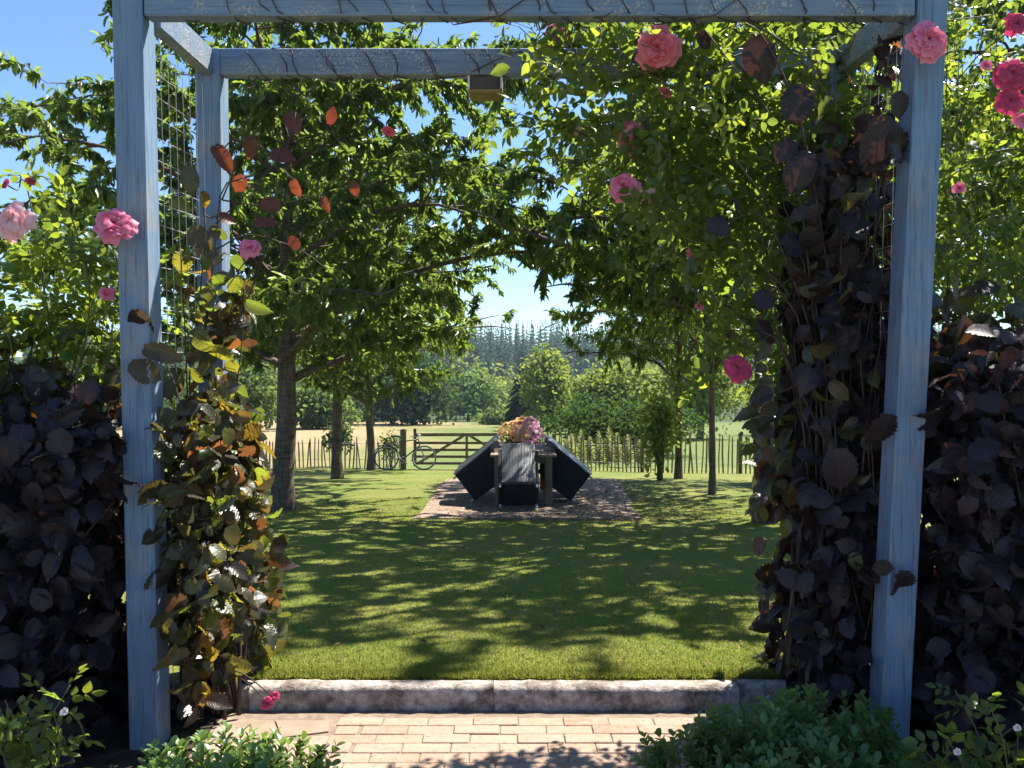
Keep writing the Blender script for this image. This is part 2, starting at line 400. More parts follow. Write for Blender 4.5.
# grass blades on the near lawn, one mass nobody could count
M['blade'] = leaf_mat('grass_blade', [(.09, .13, .018), (.14, .19, .03), (.22, .23, .055), (.105, .16, .023)], [(.28, .33, .03), (.38, .42, .06), (.46, .42, .1)], .4, .5, .3)
rs = np.random.RandomState(5); nb = 190000
yy = 3.015 + 9.5 * rs.rand(nb) ** 2.0
xx = (rs.rand(nb) * 2 - 1) * np.minimum(1.3 + (yy - 3) * .55, 4.2) + .05
keep = ~((yy > 9.74) & (xx > -1.16 + .06 * rs.randn(nb)) & (xx < 1.56 + .08 * rs.randn(nb))); xx = xx[keep]; yy = yy[keep]; nb = len(xx)
zz = np.interp(yy, ZY, ZZ) + .012 * np.sin(xx * 1.3 + yy * .7) * np.sin(yy * 1.1) - .003
gl = Leaves(); d = np.stack([rs.randn(nb) * .55, rs.randn(nb) * .55, np.ones(nb)], 1); nn = rs.randn(nb, 3)
edge = np.where(yy < 3.10, 1.7, 1.0)
gl.extend(np.stack([xx, yy, zz], 1), d, nn, (.009 + .012 * rs.rand(nb)) * edge, .0035 + .0010 * (yy - 3))
T_BLADE = (np.array([(0, -.5, 0), (0, .5, 0), (.6, .3, .08), (1, 0, .25), (.6, -.3, .08)], float), [(0, 1, 2, 3, 4)])
tag(gl.build('grass', M['blade'], tpl=T_BLADE), 'short mown grass of the lawn inside the arch', 'grass', kind='stuff')

# fallen leaves and petals on patio and lawn
M['litter'] = leaf_mat('fallen_leaf', [(.10, .065, .035), (.18, .12, .05), (.06, .04, .025), (.22, .17, .06)], [(.2, .12, .04)], .2, .7, .2)
rs = np.random.RandomState(6); LT = Leaves()
for k in range(2600):
    y = 9.5 + 6.5 * rs.rand() ** 1.3 if k < 2000 else 3.1 + 7 * rs.rand(); x = (.9 + 1.0 * rs.randn() if k < 2000 else -1.2 + 2.6 * rs.rand() * 1.0)
    if not -2 < x < 2.6: continue
    on = y > 9.7 and -1.3 < x < 1.6 + .09 * (y - 9.7); l = .05 * (.5 + .8 * rs.rand()) * (1 if k < 2000 else .6)
    LT.add((x, y, Zt(y) + (.03 if on else .018)), (rs.randn(), rs.randn(), .1 * rs.randn()), (.25 * rs.randn(), .25 * rs.randn(), 1), l, l * .55)
tag(LT.build('fallen_leaves', M['litter'], tpl=T_SIMPLE), 'scattered brown fallen leaves on the patio and lawn', 'leaves', kind='stuff')
# soil beds
M['soil'] = simple_mat('dark_soil', (.03, .022, .016), (.08, .06, .045), 14, .95, .1, .9, .03)
for x0, x1 in ((-4, -1.06), (1.06, 4)):
    sheet('planting_bed', [x0, (x0 + x1) / 2, x1], [-1, 0, 1, 2, 2.915], lambda x, y: .02, M['soil'])
sheet('planting_bed', [-4, -2, -1.61], [2.915, 3.0, 3.02], lambda x, y: .09, M['soil'])
# brick path, real bricks with uneven joints
m, nt, out = new_mat('path_brick'); v = coords(nt)
rnd = nt.nodes.new('ShaderNodeNewGeometry').outputs['Random Per Island']
c = ramp(nt, rnd, [(0, (.27, .165, .11)), (.35, (.34, .215, .145)), (.65, (.31, .21, .155)), (1, (.38, .26, .185))])
n2 = noise(nt, v, 18, 5, .7)
c = mixc(nt, ramp(nt, n2, [(.35, (.75, .75, .75)), (.65, (0, 0, 0))]), c, (.33, .26, .20))
c = mixc(nt, ramp(nt, noise(nt, v, 60, 3), [(.56, (0, 0, 0)), (.72, (.7, .7, .7))]), c, (.14, .11, .085))
bsdf(nt, out, c, .85, .2, n2, .5, .006); M['brick'] = m
rg = random.Random(3); mb = MB()
def brick(cx, cyy, lx_, ly_):
    rot = Matrix.Rotation(rg.uniform(-.012, .012), 3, 'Z') @ Matrix.Rotation(rg.uniform(-.01, .01), 3, 'X')
    mb.box((cx, cyy, -.005 + rg.uniform(-.0022, .0022)), (lx_ - .0045, ly_ - .0045, .05), rot, bev=.0022)
BL, BW = .162, .067
for r in range(36):
    y = 2.85 - BW / 2 - r * BW; off = (r % 2) * BL / 2 + rg.uniform(-.012, .012)
    for k in range(14):
        x = -.62 + BL / 2 + off + k * BL
        if x > 1.06: break
        brick(x, y, BL, BW)
    if r % 2: brick(-.62 + BL / 4, y, BL / 2, BW)
for r in range(16):
    for k in range(6):
        brick(-.66 - k * BW, 2.70 - BL / 2 - r * BL - (k % 2) * BL / 2 + BL / 2 * (1 if k % 2 else 0) - (.03 if k % 2 else 0), BW, BL)
mb.build('brick_path', M['brick'])['kind'] = 'structure'
M['mortar'] = simple_mat('mortar', (.16, .12, .09), (.26, .20, .15), 30, .95, .1, .5, .005)
sheet('path_mortar', [-1.06, 0, 1.06], [-1, 1, 2.905], lambda x, y: .0155, M['mortar'])
mb = MB()
for (a, b, c_, d_) in (((-1.04, 2.70), (-.80, 2.68), (-.86, 2.82), (-1.04, 2.83)), ((-.79, 2.69), (-.64, 2.735), (-.66, 2.82), (-.85, 2.82)), ):
    mb.add([(*q, .012) for q in (a, b, c_, d_)] + [(*q, .021) for q in (a, b, c_, d_)], [(4, 5, 6, 7), (0, 1, 5, 4), (1, 2, 6, 5), (2, 3, 7, 6), (3, 0, 4, 7)])
M['concrete'] = simple_mat('worn_cement', (.20, .15, .11), (.30, .23, .17), 12, .9, .15, .6, .008)
mb.build('cement_patch', M['concrete'])['kind'] = 'structure'

# kerb: worn concrete edging between the path and the lawn
m, nt, out = new_mat('kerb_stone'); v = coords(nt)
n1 = noise(nt, v, 7, 5, .7); n2 = noise(nt, v, 45, 4, .7); n3 = noise(nt, v, 2.5, 3)
c = ramp(nt, n2, [(.3, (.22, .18, .155)), (.5, (.36, .305, .265)), (.72, (.50, .44, .385))])
c = mixc(nt, ramp(nt, n1, [(.46, (0, 0, 0)), (.62, (.85, .85, .85))]), c, (.085, .065, .055))
c = mixc(nt, ramp(nt, noise(nt, v, 16, 3), [(.6, (0, 0, 0)), (.72, (.7, .7, .7))]), c, (.50, .47, .43))
bsdf(nt, out, c, .9, .15, nd(nt, 'ShaderNodeMath', {0: n1, 1: n2}, operation='ADD').outputs[0], .8, .012); M['kerb'] = m
rg = random.Random(8); mb = MB(); dy = lambda a: rg.uniform(-a, a)
for xa, xb in ((-1.6, -.981), (-.979, -.071), (-.069, .847), (.849, 1.7)):     # separate lengths butted end to end
    vs = []; n = 28; oz, oy = dy(.0015), dy(.002)
    for i in range(n):
        x = xa + (xb - xa) * i / (n - 1); e = .0015 if i in (0, n - 1) else 0
        vs += [(x, 2.915 + dy(.003) + oy, -.02), (x, 2.918 + dy(.005) + oy, .05), (x, 2.917 + dy(.006) + oy, .086 + dy(.005) - e), (x, 2.930 + dy(.005) + oy, .099 + dy(.003) + oz - e), (x, 2.99 + dy(.004), .1 + dy(.002) + oz - e), (x, 3.004, .08), (x, 3.004, -.02)]
    fs = [(i * 7 + j, (i + 1) * 7 + j, (i + 1) * 7 + j + 1, i * 7 + j + 1) for i in range(n - 1) for j in range(6)]
    fs += [(6, 5, 4, 3, 2, 1, 0), tuple((n - 1) * 7 + j for j in range(7))]
    mb.add(vs, fs)
mb.build('kerb', M['kerb'], smooth=True)['kind'] = 'structure'

# patio under the table
m, nt, out = new_mat('patio_brick'); v = coords(nt)
bt = nd(nt, 'ShaderNodeTexBrick', {'Vector': v, 'Color1': (.24, .165, .12, 1), 'Color2': (.33, .24, .18, 1), 'Mortar': (.12, .095, .07, 1), 'Scale': 1.0, 'Brick Width': .21, 'Row Height': .105, 'Mortar Size': .008})
n2 = noise(nt, v, 5, 5, .7)
bsdf(nt, out, mixc(nt, ramp(nt, n2, [(.45, (0, 0, 0)), (.7, (.7, .7, .7))]), bt.outputs[0], (.13, .10, .075)), .85, .2, bt.outputs['Fac'], -.3 if False else .3, .006); M['patio'] = m
n = 10; vs = []
for i in range(n + 1):
    t = i / n; y = 9.7 + 6.4 * t
    xl, xr = P(413 + 34 * t, 500, 9.7).x * (1 - 0), P(640, 500, 9.7).x
    xl = -1.22 + (-1.33 + 1.22) * t; xr = 1.60 + (2.15 - 1.60) * t
    for x in (xl, .2, xr): vs.append((x, y, Zt(y) + .022))
fs = [(j * 3 + i, j * 3 + i + 1, j * 3 + i + 4, j * 3 + i + 3) for j in range(n) for i in range(2)]
b0 = len(vs); vs += [(v_[0], v_[1], v_[2] - .08) for v_ in vs[:3]]; fs += [(b0, b0 + 1, 1, 0), (b0 + 1, b0 + 2, 2, 1)]
MB().add(vs, fs).build('patio', M['patio'])['kind'] = 'structure'
PZ = lambda y: Zt(y) + .022

# ------------------------------------------------------------------ pergola
pg = thing('pergola', 'weathered blue painted timber pergola framing the view, rose canes climbing its posts', 'pergola', (0, 2.65, 0))
def loc(v): return (v[0], v[1] - 2.65, v[2])
def post(x0, x1, y, w=.098, ztop=2.75, z0=0):
    mb = MB(); mb.beam(loc((x0, y + w / 2, z0)), loc((x1, y + w / 2, ztop)), w, w, up=(0, 1, 0), bev=.004); return mb.build('post', M['paint'], pg)
post(-1.222, -1.262, 2.6); post(1.268, 1.388, 2.6)
post(-1.188, -1.196, 3.12, ztop=2.545, z0=.05); post(1.235, 1.30, 3.12, ztop=2.545, z0=.05)
BZ = 2.44
mb = MB(); mb.beam(loc((-1.205, 2.632, BZ + .06)), loc((1.32, 2.632, BZ + .06)), .056, .12, bev=.004); mb.build('front_beam', M['paint_beam'], pg)
mb = MB(); mb.beam(loc((-1.146, 3.145, BZ + .052)), loc((1.24, 3.145, BZ + .052)), .05, .104, bev=.004); mb.build('rear_beam', M['paint_lichen'], pg)
mb = MB(); mb.beam(loc((-1.217, 2.70, BZ + .052)), loc((-1.20, 3.119, BZ + .052)), .05, .104, bev=.004); mb.build('side_beam', M['paint_end'], pg)
mb = MB(); mb.beam(loc((1.335, 2.70, BZ + .052)), loc((1.30, 3.119, BZ + .052)), .05, .104, bev=.004); mb.build('side_beam', M['paint_end'], pg)
M['wire'] = simple_mat('galvanised_wire', (.42, .43, .42), (.62, .62, .6), 40, .5, .5)
for sx_, xa, xb in ((-1, -1.225, -1.18), (1, 1.315, 1.255)):
    mb = MB()
    for k in range(9):
        t = k / 8; x = xa + (xb - xa) * t; y = 2.715 + .39 * t
        mb.tube([loc((x, y, .12)), loc((x + sx_ * .006, y, 1.2)), loc((x + sx_ * .03, y, 2.4))], .0011, 4)
    for k in range(31):
        z = .14 + k * .075; dx = sx_ * .03 * z / 2.4
        mb.tube([loc((xa + dx, 2.71, z)), loc((xb + dx, 3.11, z + rg.uniform(-.012, .012)))], .0011, 4)
    mb.build('trellis_mesh', M['wire'], pg)
# small block fixed under the rear beam
M['dark_wood'] = simple_mat('dark_wood', (.05, .045, .04), (.11, .10, .09), 12, .7)
M['ochre_wood'] = simple_mat('ochre_wood', (.17, .12, .05), (.28, .21, .09), 9, .6)
M['pale_paint'] = simple_mat('pale_paint', (.55, .58, .6), (.7, .72, .74), 12, .6)
bx = (485 - 512) / F * 3.1
nb_ = MB().box(loc((bx, 3.175, 2.412)), (.118, .10, .052), bev=.003).build('beam_block', M['dark_wood'], pg)
MB().box(loc((bx, 3.17, 2.377)), (.126, .106, .014), bev=.003).build('base_board', M['ochre_wood'], nb_)
for s_ in (-1, 1): MB().box(loc((bx + s_ * .0645, 3.175, 2.413)), (.008, .098, .050)).build('side_strip', M['pale_paint'], nb_)
# brass knob scale on post: small metal bracket
MB().box(loc((-1.247, 2.597, 2.30)), (.0, .0, .0)) if False else None

# ------------------------------------------------------------------ shrubs, climbers, roses
def lump(dirs, seed, k=1.0):
    rs = np.random.RandomState(seed); out = np.zeros(len(dirs))
    for _ in range(7):
        a = rs.randn(3) * 2.6; ph = rs.rand() * 6.28; out += np.sin(dirs @ a + ph)
    return 1 + k * .11 * out
def mass(rs, n, c, r, surf=.45, k=1.0, seed=1, e=1.0, cut=None):
    """points through a lumpy rounded volume, denser at its surface; e<1 makes it boxier"""
    d = norm(rs.randn(n, 3))
    if e != 1.0: d = np.sign(d) * np.abs(d) ** e; d = d / np.max(np.abs(d), axis=1, keepdims=True) ** .55 ; out = norm(d)
    else: out = d
    rr = rs.rand(n) ** surf * lump(out, seed, k)
    p = np.array(c) + d * rr[:, None] * np.array(r)
    o = norm(out / np.array(r))
    if cut is not None:
        kk = cut(p); p, o = p[kk], o[kk]
    return p, o
def mass_leaves(lv, rs, p, o, L, Wr=.8, droop=.5, outw=.6, up=.4, rnd=.55):
    n = len(p)
    d = norm(o * [outw, outw, outw * .3] + rs.randn(n, 3) * rnd + np.array([0, 0, -droop]))
    nn = norm(o * .6 + np.array([0, 0, up]) + rs.randn(n, 3) * rnd)
    l = L * (.6 + .7 * rs.rand(n)); lv.extend(p, d, nn, l, l * Wr * (.85 + .3 * rs.rand(n)))
def stems_to(mb, rg, base, pts, r0=.008, r1=.0018, n=6, wob=.04):
    for q in pts:
        b = Vector(base) + Vector((rg.uniform(-.12, .12), rg.uniform(-.1, .1), 0)); q = Vector(q)
        mid = b.lerp(q, .5) + Vector((0, 0, .12 * (q - b).length)) + Vector((rg.uniform(-1, 1), rg.uniform(-1, 1), 0)) * wob
        ps = []
        for i in range(n):
            t = i / (n - 1); ps.append(b.lerp(mid, t).lerp(mid.lerp(q, t), t) + Vector((rg.uniform(-1, 1), rg.uniform(-1, 1), rg.uniform(-1, 1))) * .008)
        mb.tube(ps, [r0 + (r1 - r0) * i / (n - 1) for i in range(n)], 5)
def spline(pts, n):
    """Catmull-Rom through pts"""
    pts = [Vector(p) for p in pts]; q = [pts[0] * 2 - pts[1]] + pts + [pts[-1] * 2 - pts[-2]]; out = []
    seg = len(pts) - 1
    for i in range(n):
        u = i / (n - 1) * seg; k = min(int(u), seg - 1); t = u - k; a, b, c, d = q[k:k + 4]
        out.append(.5 * ((2 * b) + (c - a) * t + (2 * a - 5 * b + 4 * c - d) * t * t + (-a + 3 * b - 3 * c + d) * t ** 3))
    return out
def local(o, root):     # geometry was made in world coordinates; move it under its root
    o.parent = root; o.matrix_parent_inverse = Matrix.Translation(root.location).inverted(); return o
class Plant:
    """collects world-space stems and leaves, then parents them to one Empty at its base"""
    def __init__(s, name, label, cat, base, group=None):
        s.root = thing(name, label, cat, base, 0, group); s.st = MB(); s.nodes = []; s.ends = []
    def part(s, o): o.location = -Vector(s.root.location); o.parent = s.root; return o
    def join(s, r=.0026, far=.6):
        """leaf stalks: tie every recorded leaf base to the nearest cane"""
        for e in s.ends:
            q = min(s.nodes, key=lambda n: (n - e).length_squared); L = (q - e).length
            if L < far: s.st.tube([e, e.lerp(q, .5) + Vector((0, .01, -.12 * L)), q], [r * .8, r, r * 1.1], 4, False)
    def leaves(s, lv, mat, tpl, name='foliage', smooth=True):
        if lv.a: s.part(lv.build(name, mat, tpl=tpl, smooth=smooth))
    def stems(s, mat, name='stems'):
        if s.st.v: s.part(s.st.build(name, mat, smooth=True))

def rose_mesh(seed, full=1.0):
    """petals in whorls, inner ones upright and cupped, outer ones opened flat; unit radius, facing +Z"""
    rg = random.Random(seed); vs = []; fs = []; uv = []
    rings = [(5, .26, 80, .6), (6, .40, 70, .62), (7, .54, 58, .62), (8, .68, 46, .6), (8, .80, 33, .58), (8, .91, 19, .56), (7, 1.0, 4, .56)]
    if full < .6: rings = [(4, .30, 80, .9), (4, .42, 70, 1.0), (4, .52, 62, .95)]
    elif full < .9: rings = rings[:5]
    for ri, (cnt, L, op, wd) in enumerate(rings):
        a0 = rg.uniform(0, 6.28)
        for k in range(cnt):
            a = a0 + 2 * math.pi * k / cnt + rg.uniform(-.28, .28); o = R(op + rg.uniform(-14, 14)); l = L * rg.uniform(.8, 1.12); b = len(vs); ph = rg.uniform(0, 6)
            nu, nv = 6, 7
            for i in range(nu):
                u = i / (nu - 1); ang = o + (1 - u) * .35 - u * u * rg.uniform(.25, .65)
                r_ = l * u * math.cos(ang) + .03; z = l * u * math.sin(ang) * .8
                hw = wd * l * math.sin(math.pi * (.12 + .66 * u ** .85)) * .85
                for j in range(nv):
                    s_ = (j / (nv - 1) - .5) * 2; da = s_ * hw / max(r_, .22 * l + .06)
                    da = max(-1.25, min(1.25, da))
                    rr = r_ + .05 * l * s_ * s_ + .022 * math.sin(3.2 * s_ + ph + 4 * u) * u
                    zz = z + .10 * l * s_ * s_ * (1 - u * 1.4) + .05 * l * math.sin(5 * s_ + ph) * u * u
                    vs.append((rr * math.cos(a + da), rr * math.sin(a + da), zz)); uv.append((u, s_))
            for i in range(nu - 1):
                for j in range(nv - 1):
                    q = b + i * nv + j; fs.append((q, q + 1, q + nv + 1, q + nv))
    me = bpy.data.meshes.new('rose_petals'); me.from_pydata(vs, [], fs)
    ul = me.uv_layers.new(name='leaf')
    for lp in me.loops: ul.data[lp.index].uv = uv[lp.vertex_index]
    me.polygons.foreach_set('use_smooth', [True] * len(me.polygons)); return me
ROSES = {}
def flower(plant, px, py, d, diam_px, mat, face=(0, -1, .4), full=1.0, label=None, seed=0, stem_from=None):
    c = P(px, py, d); key = (mat, full, seed % 4)
    if key not in ROSES:
        me = rose_mesh(11 + seed % 4, full); me.materials.append(M[mat]); ROSES[key] = me
    o = bpy.data.objects.new('flower', ROSES[key]); COL.objects.link(o); o.parent = plant.root
    s_ = diam_px / 2 * d / F
    if full < .6: s_ *= 1.7
    fv = Vector(face).normalized()
    o.location = c - fv * s_ * .25 - Vector(plant.root.location); o.scale = (s_, s_, s_)
    o.rotation_euler = fv.to_track_quat('Z', 'Y').to_euler()
    if label: o['label'] = label
    base = c - fv * s_ * .25
    st = base - fv * .12 + Vector((0, 0, -.08))
    if stem_from is not None: st = Vector(stem_from)
    elif plant.nodes:
        q = min(plant.nodes, key=lambda n: (n - base).length_squared)
        if (q - base).length < .7: st = q
    plant.st.tube(spline([base, base - fv * .035, (base - fv * .05).lerp(st, .55) + Vector((0, 0, .02)), st], 8), [.003] + [.0024] * 7, 5)
    return o

def compound(lv, rs, p, d, n, L, k=5):
    """rose leaf: paired leaflets and an end leaflet"""
    p = np.array(p, float); d = norm(np.array(d, float)); n = np.array(n, float); n = norm(n - d * (n @ d)); s_ = np.cross(d, n)
    for i, (t, sg) in enumerate(((1.0, 0), (.8, 1), (.8, -1), (.35, 1), (.35, -1))[:k]):
        dd = d * (1 if sg == 0 else .45) + s_ * sg * .9 + rs.randn(3) * .1
        nn = n + rs.randn(3) * .22; l = L * (1 if sg == 0 else .8) * (.85 + .3 * rs.rand())
        lv.add(p + d * L * 1.6 * t, dd, nn, l, l * .66)
def cane_leaves(lv, rs, pts, every=.05, L=.045, t0=.1, outl=.03, up=.5):
    acc = 0; k = 0
    for a, b in zip(pts[:-1], pts[1:]):
        sg = (b - a).length; acc += sg
        while acc > every:
            acc -= every; k += 1
            t = np.array((b - a).normalized()); d = norm(rs.randn(3) + t * .5 + np.array([0, 0, .2])); n = norm(rs.randn(3) * .6 + np.array([0, 0, up]))
            compound(lv, rs, np.array(a.lerp(b, rs.rand())), d, n, L * (.7 + .6 * rs.rand()), 5 if rs.rand() > .3 else 3)

# --- purple hazel, left of the left post
rs = np.random.RandomState(21); rg = random.Random(21)
pl = Plant('purple_shrub', 'dark purple leaved shrub filling the corner beside the left front post', 'shrub', (-1.85, 2.75, .02))
lv = Leaves()
p, o = mass(rs, 5200, (-1.88, 2.75, .52), (.60, .34, .62), .35, .8, 4, .7)
kk = (p[:, 2] > .02) & ~((p[:, 0] > -1.36) & (p[:, 1] < 2.72) & (p[:, 2] < .85)); mass_leaves(lv, rs, p[kk], o[kk], .080, .78, .55, .5, .3, .7)
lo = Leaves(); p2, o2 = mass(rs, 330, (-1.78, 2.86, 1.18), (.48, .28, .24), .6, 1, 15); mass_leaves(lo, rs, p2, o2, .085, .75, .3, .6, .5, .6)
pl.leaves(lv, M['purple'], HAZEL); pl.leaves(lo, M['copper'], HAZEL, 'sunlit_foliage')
stems_to(pl.st, rg, (-1.85, 2.75, .0), p2[::6], .008, .002); stems_to(pl.st, rg, (-1.85, 2.75, .0), p[rs.choice(len(p), 50)], .01, .002); pl.stems(M['twig'])

# --- copper vine on the left trellis
rs = np.random.RandomState(22); rg = random.Random(22)
pl = Plant('copper_vine', 'sunlit copper and yellow green vine on the left trellis, red sprays on top', 'climber', (-1.08, 2.92, .05))
lv = Leaves(); lr = Leaves()
def lcut(p): return (rs.rand(len(p)) < np.interp(p[:, 2], [0, .9, 1.3, 1.5], [1, 1, .55, .1]))
p, o = mass(rs, 1700, (-1.085, 2.92, .68), (.112, .32, .72), .5, .9, 9, .8, lcut)
kk = p[:, 2] > .03; mass_leaves(lv, rs, p[kk], o[kk], .074, .72, .35, .6, .35, .75)
p3, o3 = mass(rs, 120, (-1.09, 2.96, 1.50), (.10, .24, .32), .7, 1, 10); mass_leaves(lv, rs, p3, o3, .062, .72, .35, .6, .35, .75)
# individual showy leaves: (px, py, d, length px, direction on screen, red?)
for px, py, l, dx, dy, red in ((293, 122, 26, .3, .9, 1), (331, 117, 18, .2, -1, 1), (222, 155, 34, .6, .6, 1), (250, 148, 30, -.3, .9, 1), (281, 155, 26, 1, .0, 1), (190, 177, 32, .2, .9, 0),
                               (238, 185, 28, -.5, .8, 1), (295, 188, 22, .2, 1, 1), (206, 200, 34, .3, .6, 0), (272, 205, 28, 1, .1, 1), (265, 222, 30, .9, -.2, 1), (354, 187, 18, .3, .9, 1),
                               (324, 202, 16, .4, .8, 1), (292, 240, 20, .3, .4, 1), (226, 218, 26, .9, .2, 1), (215, 232, 22, .2, .8, 0), (180, 205, 34, .7, .4, 0), (240, 290, 34, .2, 1, 2), (255, 308, 28, .8, .5, 2), (182, 262, 30, -.2, 1, 2), (200, 240, 34, .4, .9, 2),
                               (138, 328, 44, .1, 1, 0), (160, 352, 40, 1, .1, 0), (146, 372, 44, .9, .4, 0), (215, 345, 44, .9, -.2, 0), (240, 340, 34, .7, .7, 0)):
    l *= .86; d_ = 2.9 + rg.uniform(-.1, .15) if px > 170 else 2.57
    a = P(px - dx * l * .5, py - dy * l * .5, d_); b = P(px + dx * l * .5, py + dy * l * .5, d_ + rg.uniform(-.05, .05))
    dv = b - a; L_ = max(dv.length, .06)
    if px > 170 or py > 300: pl.ends.append(a.copy())
    (lr if red == 1 else lv).add(a, dv, (rg.uniform(-.4, .6), -1, rg.uniform(-.2, .7)), L_, L_ * .66)
spr = [[(205, 330), (215, 250), (222, 190), (245, 178), (300, 160), (360, 128), (384, 112)], [(215, 250), (250, 235), (300, 250), (330, 272)], [(200, 300), (205, 220), (190, 170)], [(222, 200), (260, 205), (300, 200), (345, 188)], [(215, 225), (240, 200), (285, 150), (296, 112)],
       [(225, 470), (240, 360), (245, 290)], [(235, 330), (262, 262), (275, 215), (278, 160), (290, 130)], [(222, 200), (235, 165), (232, 140)], [(190, 470), (185, 330), (180, 240)], [(188, 430), (170, 372), (150, 340), (140, 318)], [(195, 440), (190, 370), (215, 340), (250, 332)]]
for s_ in spr:
    dd = 2.9 if s_[0] != (188, 430) else 2.6
    ps = spline([P(x, y, dd + .02 * i) for i, (x, y) in enumerate(s_)], 14)
    pl.st.tube(ps, [.0035 - .0022 * i / 13 for i in range(14)], 5); pl.nodes += ps
pl.join()
pl.leaves(lv, M['copper'], HAZEL); pl.leaves(lr, M['red_leaf'], HAZEL, 'red_foliage')
stems_to(pl.st, rg, (-1.1, 2.9, .03), p[rs.choice(len(p), 60)], .008, .0016)
for px, py, l in ((388, 131, 16), ): flower(pl, px, py, 2.95, l, 'scarlet', (.2, -1, .3), .5, 'single scarlet bud against the cherry leaves', 2)
flower(pl, 267, 703, 2.62, 15, 'magenta', (.2, -1, .3), .8, None, 1, P(222, 672, 2.8)); flower(pl, 275, 696, 2.64, 12, 'magenta', (.5, -1, .5), .8, None, 2, P(225, 668, 2.8))
pl.stems(M['twig'])

# --- rose behind the purple shrub, left edge
rs = np.random.RandomState(23); rg = random.Random(23)
pl = Plant('pink_rose_bush', 'green rose bush with pink blooms rising behind the dark purple shrub, left of the arch', 'rose', (-1.75, 3.1, .05))
lv = Leaves()
for s_ in ([(60, 480), (50, 330), (25, 250), (8, 222)], [(80, 470), (95, 330), (105, 260), (112, 228)], [(40, 470), (60, 330), (70, 240), (75, 205)], [(20, 470), (10, 340), (-20, 260)], [(95, 450), (100, 360), (106, 296)], [(60, 400), (30, 200), (15, 182)], [(-30, 480), (-40, 300), (-50, 210)], [(70, 400), (90, 300), (60, 190), (20, 175)], [(100, 420), (112, 330), (125, 235)], [(10, 420), (40, 330), (80, 300)]):
    dd = rg.uniform(2.72, 3.1); ps = spline([P(x, y, dd) for x, y in s_], 16); pl.nodes += ps
    pl.st.tube(ps, [.0045 - .003 * i / 15 for i in range(16)], 5); cane_leaves(lv, rs, ps[3:], .030, .047)
p, o = mass(rs, 330, (-1.75, 2.98, 1.52), (.48, .32, .33), .6, 1, 5)
for q, oo in zip(p, o): compound(lv, rs, q, oo + rs.randn(3) * .6, np.array([0, 0, .6]) + rs.randn(3) * .6, .046 * (.7 + .6 * rs.rand()))
pl.leaves(lv, M['rose_leaf'], T_OVAL)
flower(pl, 8, 219, 2.6, 42, 'pale_pink', (-.35, -1, .15), 1.0, 'pale open rose at the left edge', 1)
flower(pl, 113, 221, 2.52, 40, 'pink', (.35, -1, .45), 1.0, 'full pink rose in front of the left post', 0, P(118, 250, 2.72))
flower(pl, 107, 293, 2.68, 20, 'pink', (.3, -1, .3), .8, 'small pink rose low beside the post', 2)
flower(pl, 250, 247, 2.8, 27, 'pink', (.2, -1, .5), .8, 'pink rose at the right of the left posts', 3, P(232, 285, 2.95))
flower(pl, 5, 184, 2.7, 14, 'magenta', (-.5, -1, .3), .5, None, 1); flower(pl, 30, 181, 2.7, 12, 'magenta', (.6, -1, .3), .5, None, 2)
pl.stems(M['green_cane'])

# --- purple climber on the right trellis
rs = np.random.RandomState(31); rg = random.Random(31)
pl = Plant('purple_climber', 'shaded purple brown climber clothing the right trellis from ground to beam', 'climber', (1.15, 2.95, .05))
lv = Leaves(); lo = Leaves()
def rcut(p): return (rs.rand(len(p)) < np.interp(p[:, 2], [0, .8, 1.15, 1.6, 1.9, 2.4], [1, 1, .9, .72, .5, .36])) & (p[:, 2] > .05) & (p[:, 1] > 2.66)
p, o = mass(rs, 4300, (1.235, 2.96, 1.0), (.20, .32, 1.35), .5, .9, 12, .75, rcut)
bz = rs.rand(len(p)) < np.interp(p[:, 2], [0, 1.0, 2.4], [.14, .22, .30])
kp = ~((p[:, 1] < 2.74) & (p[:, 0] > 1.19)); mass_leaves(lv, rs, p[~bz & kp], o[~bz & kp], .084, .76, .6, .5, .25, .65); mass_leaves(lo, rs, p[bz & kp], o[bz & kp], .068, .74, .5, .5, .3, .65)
for px, py, l, dx, dy, dd in ((760, 55, 40, .3, 1, 2.72), (705, 40, 34, .5, .4, 2.75), (797, 105, 46, -.4, .8, 2.7), (900, 105, 44, .2, .6, 2.56), (882, 140, 50, -.6, .7, 2.58), (905, 148, 40, .9, .2, 2.55), (880, 128, 34, -.8, .5, 2.58), (785, 150, 34, -.5, .6, 2.75), (800, 168, 44, -.4, .8, 2.72), (738, 205, 22, .4, .5, 2.7), (720, 226, 28, 1, .1, 2.68), (810, 240, 30, .1, .9, 2.75),
                           (885, 432, 36, -.3, 1, 2.57), (905, 588, 34, .3, 1, 2.56), (882, 568, 20, -1, .2, 2.57), (840, 470, 44, .2, 1, 2.7), (770, 330, 34, .8, .4, 2.8), (760, 395, 26, -1, .2, 2.8), (765, 300, 30, .8, .3, 2.8)):
    a = P(px - dx * l * .5, py - dy * l * .5, dd); b = P(px + dx * l * .5, py + dy * l * .5, dd + rg.uniform(-.03, .03)); L_ = (b - a).length
    lv.add(a, b - a, (rg.uniform(-.4, .4), -1, rg.uniform(-.1, .5)), L_, L_ * .8); pl.ends.append(a.copy())
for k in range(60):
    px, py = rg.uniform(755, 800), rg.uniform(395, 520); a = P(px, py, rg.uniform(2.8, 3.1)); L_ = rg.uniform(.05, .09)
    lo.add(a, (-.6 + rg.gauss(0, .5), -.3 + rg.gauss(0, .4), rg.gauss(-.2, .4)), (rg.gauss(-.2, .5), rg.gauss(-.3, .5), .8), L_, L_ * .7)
pl.leaves(lv, M['purple'], HAZEL); pl.leaves(lo, M['copper'], HAZEL, 'orange_foliage')
